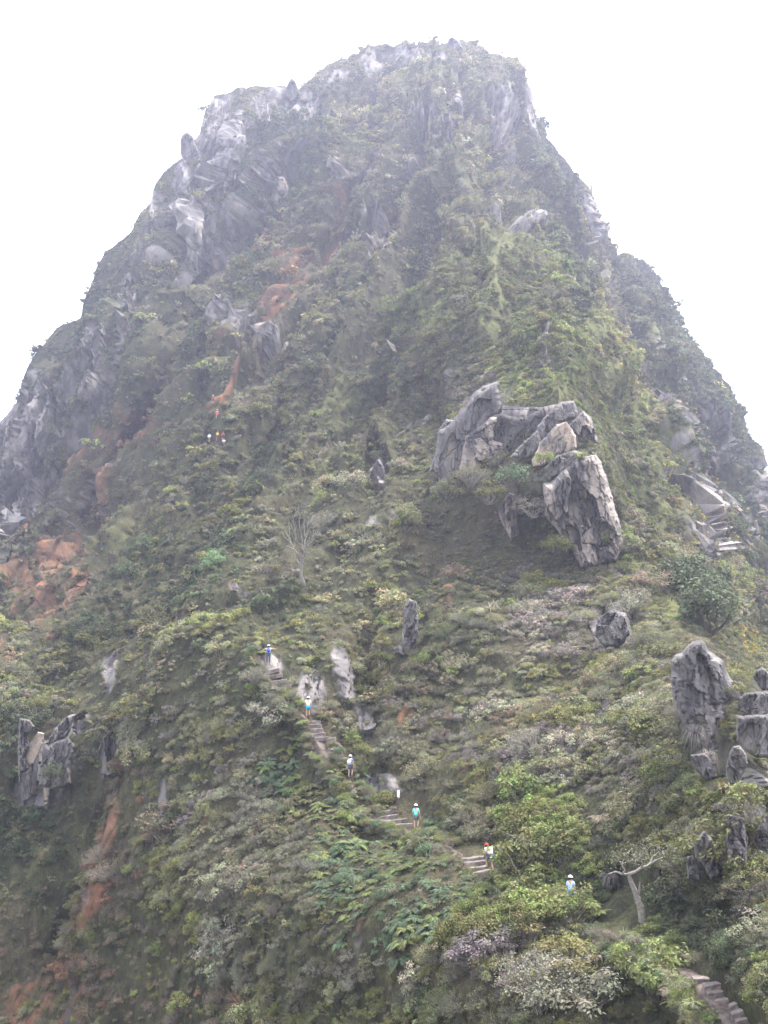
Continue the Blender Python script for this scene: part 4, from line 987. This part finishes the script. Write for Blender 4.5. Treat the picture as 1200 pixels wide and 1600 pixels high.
flight('flight of dark stone steps beside the hiker in the red cap', s5([(725,655,905,630),(760,680,915,666),(790,716,930,704),(825,755,950,732)], 4.615, 560, 1200), .6, .38)
flight('broad low steps left of the hiker in turquoise', s5([(145,318,290,290),(150,350,290,330),(185,380,350,362),(255,405,390,398),(440,470,550,472),(470,502,565,502)], 4.615, 560, 1200), .7, .34)
flight('steep narrow flight of steps below the hiker in the yellow top', s5([(600,880,720,875),(605,915,735,910),(605,955,745,948),(615,992,765,990),(625,1028,800,1025),(770,1055,860,1028),(785,1095,885,1082),(795,1135,900,1128),(800,1172,925,1165),(808,1203,940,1196),(815,1235,965,1222)], 6, 380, 980), .5, .34)
flight('topmost dark steps just below the hiker with outstretched arms', [(412,1048,436,1044),(416,1056,440,1052),(422,1064,447,1060),(430,1073,454,1069),(438,1083,462,1079)], .5, .34)
# a low pale marker post
pb, _ = surf(622, 1259)
o = link('marker_post', None, None, 'thin pale topped post at the cliff foot above the broad steps', 'post', loc=P3(622, 1259, tdep(622, 1262)*.985))
v, f = tube([(0, 0, -.3), (0.02, 0, .35), (0, 0, .7)], .05, .045, 6); link('post', mesh_np('post', v, f, False, None, [MSD]), o)
v, f = tube([(0, 0, .6), (0.02, 0, .62), (.03, 0, 1.1), (.03, 0, 1.12)], .11, .09, 8); link('pale_top', mesh_np('pale_top', v, f, False, None, [plain('pale_paint', (.62, .66, .62))]), o)

# ------------------------------------------------------------------ trees and shrubs one can tell apart
def tree(name, label, base, branches, leafpts, tint, leaf=.08, nl=400, mat=MS, spread=.35, seed=0):
    """trunk and limbs as one mesh, crown as another; points are offsets in metres"""
    root = link(name, None, None, label, 'tree', loc=base)
    parts = [tube(pts, r0, r1, 6) for pts, r0, r1 in branches]
    v, f = cat(parts); link('trunk', mesh_np('trunk', v, f, True, None, [mat]), root)
    if leafpts is not None:
        r = np.random.default_rng(seed); L = np.array(leafpts, float); k = r.integers(0, len(L), nl)
        c = L[k]+r.normal(size=(nl, 3))*spread*np.array([1, 1, .55])
        v, f = leaves(c, unit(r.normal(size=(nl, 3))*.6+[0, 0, .8]), leaf*(.6+.8*r.random(nl)), .5)
        q = .7+.6*r.random(nl); o = link('crown', mesh_np('crown', v, f, False, {'lc': np.repeat(np.stack([q, q, q], 1), 4, 0)}, [ML]), root); o['tint'] = list(tint)
    return root
def wig(a, b, n, s, seed):
    r = np.random.default_rng(seed); a = np.array(a, float); b = np.array(b, float)
    return [a+(b-a)*i/n+(r.normal(size=3)*s if 0 < i < n else 0) for i in range(n+1)]
t_ = tdep(1003, 1436)*.975; m1 = t_/FPX
bse = P3(1003, 1438, t_)
def o2(x, y, dz=0): return np.array(P3(x, y, t_+dz)-bse)
tree('arching_tree', 'pale forked trunk arching over the dark hollow beside the path', bse,
     [(([o2(1004,1440), o2(1001,1418), o2(996,1405), o2(992,1392), o2(986,1378), o2(982,1366)]), .19, .10), (([o2(996,1405), o2(999,1392), o2(1000,1378)]), .08, .04),
      (([o2(982,1366), o2(992,1363), o2(1002,1356), o2(1012,1353), o2(1024,1345), o2(1036,1340)]), .10, .04), (([o2(982,1366), o2(972,1366), o2(962,1362), o2(950,1366)]), .07, .03),
      (wig(o2(1012,1353), o2(1030,1330,.6), 4, .05, 1), .05, .02), (wig(o2(1002,1356), o2(1008,1328,-.5), 4, .05, 2), .05, .02), (wig(o2(972,1366), o2(975,1342), 4, .05, 3), .05, .02)],
     [o2(1030,1328,.4), o2(1012,1330,-.4), o2(990,1336), o2(975,1342,.3), o2(1040,1336), o2(1000,1325,.5)], TINTS['pale'], .09, 900, MS, .42, 1)
t_ = tdep(470, 900)*.97; bse = P3(475, 925, t_)
br = [(wig(o2(475,925), o2(470,860), 5, .15, 1), .22, .10)]
tips = []
for i, (x, y, dz) in enumerate([(445,830,1),(456,812,-1),(468,800,0),(480,815,1.5),(492,835,-1),(450,850,.5),(500,822,1),(462,838,-1.5),(486,850,.6)]):
    e = o2(x, y, dz); b_ = o2(471+(i % 3), 885-i*3); br.append((wig(b_, e, 4, .15, 10+i), .08, .025)); tips.append(e)
    for q in range(3): e2 = e+rng.normal(size=3)*.6+[0, 0, .4]; br.append((wig(b_+(e-b_)*.6, e2, 3, .08, 50+i*3+q), .04, .015)); tips.append(e2)
tree('bare_tree', 'small bare pale tree with fanned branches on the middle slope', bse, br, tips, TINTS['pale'], .14, 260, MS, .3, 2)
t_ = tdep(830, 1318)*.965; bse = P3(850, 1330, t_)
br = [(wig(o2(850,1330), o2(822,1312), 4, .04, 5), .07, .05), (wig(o2(822,1312), o2(785,1302), 5, .05, 6), .05, .015), (wig(o2(822,1312), o2(790,1316), 5, .05, 7), .04, .012), (wig(o2(830,1318), o2(798,1326), 4, .05, 8), .035, .012), (wig(o2(815,1310), o2(776,1296), 4, .05, 9), .03, .01)]
o = tree('fallen_branch', 'fallen bleached branch with fine twigs above the hiker in the red cap', bse, br, None, None); o['category'] = 'branch'
for (xa, ya, xb, yb, lb) in ((236, 971, 260, 983, 'pale dead branch sticking out over the dark hollow on the left'), (1048, 1545, 1058, 1556, 'thin bleached branch left of the lowest stone steps')):
    t_ = tdep(xb, yb)*.965; bse = P3(xb, yb, t_); e = o2(xa, ya)
    o = tree('dead_branch', lb, bse, [(wig(o2(xb, yb), e, 5, .06, 3), .0009*t_/2, .0003*t_), (wig(e*.6, e*.8+[0, 0, .004*t_], 3, .03, 4), .0004*t_, .0002*t_)], None, None); o['category'] = 'branch'
def plant(kd, label, x, y, size, tn_, cat='shrub', push=.985, tilt=.4, up=0):
    t0_ = tdep(x, y)*push; p = P3(x, y, t0_)
    fm, sm_ = NEAR[kd][int(rng.integers(4))]
    o = link(kd, fm, None, label, cat, loc=p-np.array([0, 0, .1*size]))
    o.scale = (size, size, size*(.9+.2*rng.random())); o.rotation_euler = (tilt*.6, 0, 0)
    o.rotation_euler.rotate_axis('Z', float(rng.random()*6.28)); o['tint'] = list(TINTS[tn_])
    if sm_: link('stem', sm_, o)
plant('leafy_shrub', 'big yellow green bush hiding the path left of the lowest steps', 1030, 1545, 2.3, 'yellowgreen')
plant('leafy_shrub', 'yellow green bush just below the single stone step', 990, 1510, 1.5, 'bright')
plant('open_shrub', 'yellow green bush in front of the hiker in pale blue', 893, 1432, 1.9, 'yellowgreen', push=.975)
plant('leafy_shrub', 'bright bush left of the hiker in pale blue', 852, 1428, 2.3, 'bright', push=.975)
plant('leafy_shrub', 'bright leafy bush on the bank above the hiker in pale blue', 868, 1312, 1.5, 'bright')
plant('fern', 'brown withered fern above the arching tree', 936, 1280, 1.0, 'brown', 'fern', .97)
plant('dry_tussock', 'mauve drooping tussock over the dark hollow left of the arching tree', 954, 1366, 1.2, 'mauve', 'plant', .975)
plant('twiggy_shrub', 'wide pale twiggy bush at the bottom, below the hiker in pale blue', 845, 1560, 2.6, 'pale')
plant('layered_shrub', 'pale layered bush right of the dark bank at the right edge', 1180, 1470, 1.7, 'pale', push=.97)
for kd_, x_, y_, s_, t__, lb_ in (('twiggy_shrub', 735, 752, 2.6, 'greygreen', 'loose grey bush under the striped rock face of the outcrop'), ('leafy_shrub', 800, 752, 2.4, 'bluegreen', 'blue green bush under the tan rock face'),
        ('open_shrub', 765, 780, 2.4, 'olive', 'olive bush left of the small striped block'), ('layered_shrub', 835, 800, 2.4, 'mauve', 'mauve bush between the small striped block and the tall pillar'),
        ('twiggy_shrub', 770, 632, 2.2, 'pale', 'pale bush on top of the blackish rock face'), ('grass_tussock', 752, 640, 2.4, 'straw', 'straw coloured grass clump on top of the outcrop'), ('open_shrub', 812, 636, 1.9, 'olive', 'olive bush behind the overhanging slab'),
        ('dry_tussock', 712, 668, 1.8, 'olive', 'drooping tussock between the left block and the cracked stack'), ('leafy_shrub', 700, 775, 2.4, 'greygreen', 'grey green bush below the far left block of the outcrop'), ('leafy_shrub', 868, 860, 2.2, 'olive', 'olive bush at the left foot of the tall pillar'),
        ('open_shrub', 965, 850, 2.4, 'bright', 'bright bush at the right foot of the tall pillar'), ('leafy_shrub', 850, 722, 1.5, 'bright', 'small bright bush on the mossy rock ledge'), ('grass_tussock', 905, 655, 1.8, 'yellowgreen', 'grass clump above the speckled pointed block'),
        ('twiggy_shrub', 1062, 1120, 1.1, 'pale', 'pale twiggy bush at the left foot of the huge boulder'), ('open_shrub', 1150, 1085, .8, 'olive', 'olive bush in the cleft right of the huge boulder'), ('grass_tussock', 1095, 1030, .8, 'straw', 'straw coloured grass on the huge boulder'),
        ('grass_tussock', 1110, 1065, .8, 'straw', 'dry grass tuft on the right flank of the huge boulder'), ('leafy_shrub', 80, 1215, 1.7, 'dark', 'dark bush below the beige rock scar'), ('leafy_shrub', 62, 1105, 1.6, 'olive', 'olive bush above the beige rock scar')):
    plant(kd_, lb_, x_, y_, s_, t__, {'grass_tussock': 'grass', 'dry_tussock': 'plant'}.get(kd_, 'shrub'), .962)
plant('rosette_plant', 'spiky green rosette on the rock ledge of the outcrop', 907, 712, 2.0, 'bright', 'plant', .965)
plant('rosette_plant', 'orange spiky rosette growing on the huge mossy boulder', 1077, 1052, .75, 'rust', 'plant', .935)
plant('leafy_shrub', 'dark domed bush overhanging the cliff right of the pillar foot', 1108, 968, 4.6, 'dark', push=.97)
plant('leafy_shrub', 'dark bush hanging left of the domed bush', 1068, 915, 3.8, 'dark', push=.98)
plant('open_shrub', 'olive bush over the pile of blocks at the right edge', 1175, 1270, 2.0, 'olive', push=.955)
plant('twiggy_shrub', 'pale bush in front of the hiker with outstretched arms', 398, 1062, 1.7, 'pale', push=.985)
plant('dry_tussock', 'mauve dry mound on the low boulder at the right', 1105, 1178, 1.3, 'mauve', 'plant', .955)
plant('dry_tussock', 'reddish dry mound under the white scar of the huge boulder', 1085, 1140, 1.5, 'mauve', 'plant', .95)
plant('rosette_plant', 'small orange flowering plant on the slope above the trail', 781, 1203, .7, 'rust', 'plant', .97)

# ------------------------------------------------------------------ hikers
def skinned(name, J, E, mat, sub=1):
    """J: name -> (x,y,z,r); E: list of (a,b); grows one continuous surface"""
    names = list(J); ix = {n: i for i, n in enumerate(names)}
    me = bpy.data.meshes.new(name); me.from_pydata([J[n][:3] for n in names], [(ix[a], ix[b]) for a, b in E], [])
    o = bpy.data.objects.new(name, me); C.objects.link(o)
    m = o.modifiers.new('s', 'SKIN'); m.use_smooth_shade = True
    for i, n in enumerate(names):
        r = J[n][3]; me.skin_vertices[0].data[i].radius = (r, r) if not isinstance(r, tuple) else r
    me.skin_vertices[0].data[0].use_root = True
    s = o.modifiers.new('u', 'SUBSURF'); s.levels = sub
    dg = bpy.context.evaluated_depsgraph_get(); dg.update()
    nm = bpy.data.meshes.new_from_object(o.evaluated_get(dg)); nm.name = name
    bpy.data.objects.remove(o); nm.materials.clear(); nm.materials.append(mat)
    for p in nm.polygons: p.use_smooth = True
    return nm
MC = {}
def cm(c):
    if c not in MC: MC[c] = plain('cloth' if c[0] != 'skin' else 'skin', c[1], .75, .12, 12)
    return MC[c]
SKIN = cm(('skin', (.42, .26, .18)))
def ellip(r, loc, seg=12, squash=None):
    bm = bmesh.new(); bmesh.ops.create_uvsphere(bm, u_segments=seg, v_segments=max(6, seg//2+2), radius=1)
    for v in bm.verts:
        if squash is not None and v.co.z < squash: v.co.z = squash
        v.co = Vector((v.co.x*r[0]+loc[0], v.co.y*r[1]+loc[1], v.co.z*r[2]+loc[2]))
    return bm
def fin(bm, name, mat, par):
    me = bpy.data.meshes.new(name); bm.to_mesh(me); bm.free(); me.materials.append(mat)
    for p in me.polygons: p.use_smooth = True
    return link(name, me, par)
def person(label, x, y, t, yaw=0., H=1.68, pose='walk', shirt=(.5, .5, .5), legs=(.2, .2, .3), hat=(.8, .8, .8), pack=None, shorts=True, hair=(.03, .02, .02)):
    s = H/1.7
    J = {'pel': (0, 0, .93, .135), 'sp': (0, .01, 1.10, .125), 'ch': (0, .02, 1.30, .145), 'nk': (0, .02, 1.46, .062), 'jaw': (0, .035, 1.54, .075), 'hd': (0, .02, 1.62, .098), 'tp': (0, .01, 1.68, .06), 'ns': (0, .125, 1.575, .014)}
    for sd_, n in ((-1, 'l'), (1, 'r')):
        J.update({n+'hp': (sd_*.10, 0, .88, .10), n+'kn': (sd_*.11, .03, .49, .062), n+'an': (sd_*.11, 0, .09, .042), n+'to': (sd_*.12, .16, .04, .034),
                  n+'sh': (sd_*.18, .02, 1.40, .058), n+'el': (sd_*.26, -.02, 1.13, .042), n+'wr': (sd_*.27, .08, .90, .028)})
    if pose == 'walk':
        J['rkn'] = (.11, .20, .56, .062); J['ran'] = (.11, .08, .22, .042); J['rto'] = (.12, .24, .19, .034)
        J['lel'] = (-.26, .0, 1.14, .042); J['lwr'] = (-.22, .2, 1.02, .028)
    if pose == 'bend':
        J.update({'pel': (0, -.12, .90, .135), 'sp': (0, -.04, 1.06, .125), 'ch': (-.01, .12, 1.24, .145), 'nk': (-.03, .27, 1.33, .062), 'jaw': (-.03, .32, 1.38, .075), 'hd': (-.04, .32, 1.46, .098), 'tp': (-.04, .31, 1.52, .06), 'ns': (-.04, .42, 1.42, .014),
                  'lhp': (-.10, -.12, .86, .10), 'rhp': (.10, -.12, .86, .10), 'lkn': (-.14, .20, .66, .062), 'lan': (-.13, .16, .28, .042), 'lto': (-.13, .32, .25, .034), 'rkn': (.12, .0, .46, .062), 'ran': (.12, -.14, .09, .042), 'rto': (.12, .02, .05, .034),
                  'lsh': (-.20, .16, 1.32, .058), 'rsh': (.18, .16, 1.32, .058), 'lel': (-.25, .12, 1.04, .042), 'lwr': (-.18, .22, .83, .028), 'rel': (.25, .10, 1.05, .042), 'rwr': (.16, .18, .86, .028)})
    if pose == 'spread':
        J.update({'lsh': (-.18, .02, 1.42, .058), 'lel': (-.42, .06, 1.32, .042), 'lwr': (-.66, .1, 1.20, .028), 'rsh': (.18, .02, 1.42, .058), 'rel': (.43, .06, 1.40, .042), 'rwr': (.68, .1, 1.38, .028)})
    E = [('pel', 'sp'), ('sp', 'ch'), ('ch', 'nk'), ('nk', 'jaw'), ('jaw', 'hd'), ('hd', 'tp'), ('jaw', 'ns')]
    for n in 'lr':
        E += [('pel', n+'hp'), (n+'hp', n+'kn'), (n+'kn', n+'an'), (n+'an', n+'to'), ('ch', n+'sh'), (n+'sh', n+'el'), (n+'el', n+'wr')]
        w = np.array(J[n+'wr'][:3]); e = np.array(J[n+'el'][:3]); d = unit(w-e); sd_ = -1 if n == 'l' else 1
        side = unit(np.cross(d, [sd_, .2, .1])); pm = w+d*.07; J[n+'pm'] = (*pm, .026); E.append((n+'wr', n+'pm'))
        for k, (o_, L_) in enumerate(((-.03, .065), (-.01, .078), (.011, .073), (.031, .055))):
            b0 = pm+side*o_*.8+d*.02; b1 = b0+d*L_*.55; b2 = b1+d*L_*.4+np.array([-sd_*.012, 0, -.012])
            J[n+'f%da' % k] = (*b0, .010); J[n+'f%db' % k] = (*b1, .009); J[n+'f%dc' % k] = (*b2, .008)
            E += [(n+'pm', n+'f%da' % k), (n+'f%da' % k, n+'f%db' % k), (n+'f%db' % k, n+'f%dc' % k)]
        th = w+d*.03-side*.035; J[n+'ta'] = (*th, .011); J[n+'tb'] = (*(th-side*.02+d*.035), .009); E += [(n+'wr', n+'ta'), (n+'ta', n+'tb')]
    base = P3(x, y, t)
    root = link('person', None, None, label, 'person', 'hikers on the mountain trail', loc=base)
    root.rotation_euler = (0, 0, yaw); root.scale = (s,)*3
    link('body', skinned('body', J, E, SKIN, 1), root)
    up = lambda k, q: (*J[k][:3], J[k][3]*q)
    Js = {'sp': up('sp', 1.16), 'pel': (*(np.array(J['pel'][:3])*.6+np.array(J['sp'][:3])*.4), .155), 'ch': up('ch', 1.16), 'nk': (*(np.array(J['ch'][:3])*.35+np.array(J['nk'][:3])*.65), .085)}
    Es = [('sp', 'pel'), ('sp', 'ch'), ('ch', 'nk')]
    for n in 'lr':
        Js[n+'sh'] = up(n+'sh', 1.3); m_ = np.array(J[n+'sh'][:3])*.35+np.array(J[n+'el'][:3])*.65; Js[n+'el'] = (*m_, .062); Es += [('ch', n+'sh'), (n+'sh', n+'el')]
    link('shirt', skinned('shirt', Js, Es, cm(('c', shirt))), root)
    Jl = {'pel': up('pel', 1.14)}; El = []
    for n in 'lr':
        Jl[n+'hp'] = up(n+'hp', 1.16); q = .75 if shorts else 1.; m_ = np.array(J[n+'hp'][:3])*(1-q)+np.array(J[n+'kn'][:3])*q; Jl[n+'kn'] = (*m_, .088); El += [('pel', n+'hp'), (n+'hp', n+'kn')]
        if not shorts: Jl[n+'an'] = (*(np.array(J[n+'an'][:3])+[0, 0, .04]), .062); El.append((n+'kn', n+'an'))
    link('shorts' if shorts else 'trousers', skinned('legwear', Jl, El, cm(('c', legs))), root)
    for n in 'lr':
        a = J[n+'an']; b = J[n+'to']; bm = ellip((.05, .14, .05), ((a[0]+b[0])/2, (a[1]+b[1])/2+.01, (a[2]+b[2])/2-.02), 10); fin(bm, 'shoe', cm(('c', (.08, .07, .07))), root)
    h = J['hd']
    fin(ellip((.104, .112, .125), (h[0], h[1]-.018, h[2]-.012), 14), 'hair', cm(('c', hair)), root)
    for k in (-1, 1): fin(ellip((.012, .008, .008), (h[0]+k*.035, h[1]+.095, h[2]-.01), 6), 'eye', cm(('c', (.05, .04, .04))), root)
    if hat:
        bm = ellip((.118, .128, .115), (h[0], h[1]-.005, h[2]+.035), 16, -.05)
        cap = fin(bm, 'cap', cm(('c', hat)), root)
        bm = ellip((.15, .17, .016), (h[0], h[1]+.03, h[2]+.03), 16); fin(bm, 'brim', cm(('c', hat)), cap)
    if pack:
        c = J['ch']; m_ = J['sp']; bm = bmesh.new(); bmesh.ops.create_cube(bm, size=1)
        bmesh.ops.bevel(bm, geom=bm.edges[:], offset=.22, segments=3, affect='EDGES')
        for v in bm.verts: v.co = Vector((v.co.x*.30*(1-.15*v.co.z)+c[0], v.co.y*.2+(c[1]+m_[1])/2-.21, v.co.z*.42+(c[2]+m_[2])/2+.0))
        pk = fin(bm, 'backpack', cm(('c', pack)), root)
        for k in (-1, 1):
            v, f = tube([(k*.09+c[0], c[1]-.14, c[2]+.14), (k*.12+c[0], c[1]+.05, c[2]+.17), (k*.12+c[0], c[1]+.18, c[2]+.02), (k*.13+c[0], c[1]+.05, c[2]-.2)], .02, .02, 5)
            link('strap', mesh_np('strap', v, f, True, None, [cm(('c', pack))]), pk)
    return root
SPX, SPY, SPT = to_px(B2)
def hk(label, x, y, pushm=.3, **k):
    t = tdep(x, y)-pushm
    if t > 130:      # the far group: stand them on the rough ground itself
        m = (np.abs(SPX-x) < 4) & (SPY > y-11) & (SPY < y+2)
        t = float(SPT[m].min())-.3
    person(label, x, y, t, **k)
hk('hiker in a red cap and white shirt bending up the dark stone steps', 766, 1362, .8, pose='bend', shirt=(.78, .80, .86), legs=(.10, .12, .20), hat=(.42, .05, .05), yaw=.35, H=1.75)
hk('hiker in white cap and turquoise top standing on the broad steps', 650, 1296, .8, pose='walk', shirt=(.16, .58, .52), legs=(.10, .12, .14), hat=(.85, .85, .8), yaw=-.3)
hk('hiker in white cap, pale yellow top and blue shorts climbing the steep flight', 481, 1121, .6, pose='walk', shirt=(.72, .74, .42), legs=(.05, .32, .50), hat=(.88, .88, .88), yaw=.1)
hk('hiker with white cap and blue and white pack half hidden by bushes', 547, 1215, .8, pose='walk', shirt=(.10, .14, .36), legs=(.08, .09, .16), hat=(.88, .88, .88), pack=(.70, .72, .80), yaw=-.4)
hk('topmost trail hiker with arms outstretched, blue pack low on the back', 419, 1038, 1., pose='spread', shirt=(.42, .46, .54), legs=(.07, .08, .12), hat=(.80, .80, .80), pack=(.06, .09, .42), yaw=.1, shorts=False)
hk('hiker in pale blue with a white cap behind the yellow green bush', 893, 1420, .4, pose='walk', shirt=(.35, .52, .78), legs=(.2, .25, .4), hat=(.88, .88, .9), yaw=-.6)
hk('tiny hiker in bright sky blue at the head of the far group', 319.5, 605, 3.5, pose='walk', shirt=(.30, .72, .85), legs=(.25, .2, .18), hat=None, H=1.6)
hk('tiny hiker with white cap and red pack below the sky blue one', 332.5, 632, 3.5, pose='walk', shirt=(.10, .09, .14), legs=(.1, .08, .1), hat=(.85, .85, .88), pack=(.34, .05, .06), H=1.7)
hk('tiny hiker in a salmon red shirt in the middle of the far group', 339, 656, 3.5, pose='walk', shirt=(.50, .14, .12), legs=(.5, .15, .13), hat=(.80, .45, .42), H=1.7)
hk('tiny hiker in white at the lower left of the far group', 326.5, 692, 1.5, pose='bend', shirt=(.62, .62, .70), legs=(.3, .3, .25), hat=(.5, .5, .65), H=1.6)
hk('tiny hiker in yellow beside the dark red one, far group', 339.5, 689, 1.5, pose='walk', shirt=(.72, .50, .12), legs=(.2, .1, .08), hat=(.6, .3, .1), H=1.55)
hk('tiny hiker in dark red at the lower right of the far group', 348, 690, 1.5, pose='walk', shirt=(.34, .04, .05), legs=(.1, .05, .06), hat=(.4, .1, .1), H=1.6)
hk('tiny hiker with a round white hat, lowest of the far group', 349.5, 699, 2.2, pose='bend', shirt=(.75, .76, .78), legs=(.2, .2, .2), hat=(.85, .85, .85), H=1.5)

# ------------------------------------------------------------------ haze
bm = bmesh.new(); bmesh.ops.create_cube(bm, size=1)
me = bpy.data.meshes.new('haze'); bm.to_mesh(me); bm.free()
hz = link('haze', me, kind='stuff')
hz.scale = (3000, 3000, 420); hz.location = (0, 0, 420/2-90)
hm = bpy.data.materials.new('haze_air'); hm.use_nodes = True; t = hm.node_tree; t.nodes.remove(t.nodes['Principled BSDF'])
pv = t.nodes.new('ShaderNodeVolumePrincipled'); pv.inputs['Color'].default_value = (.71, .75, 1, 1); pv.inputs['Density'].default_value = HAZE_DENSITY; pv.inputs['Anisotropy'].default_value = .55
t.links.new(pv.outputs[0], t.nodes['Material Output'].inputs['Volume'])
me.materials.append(hm)
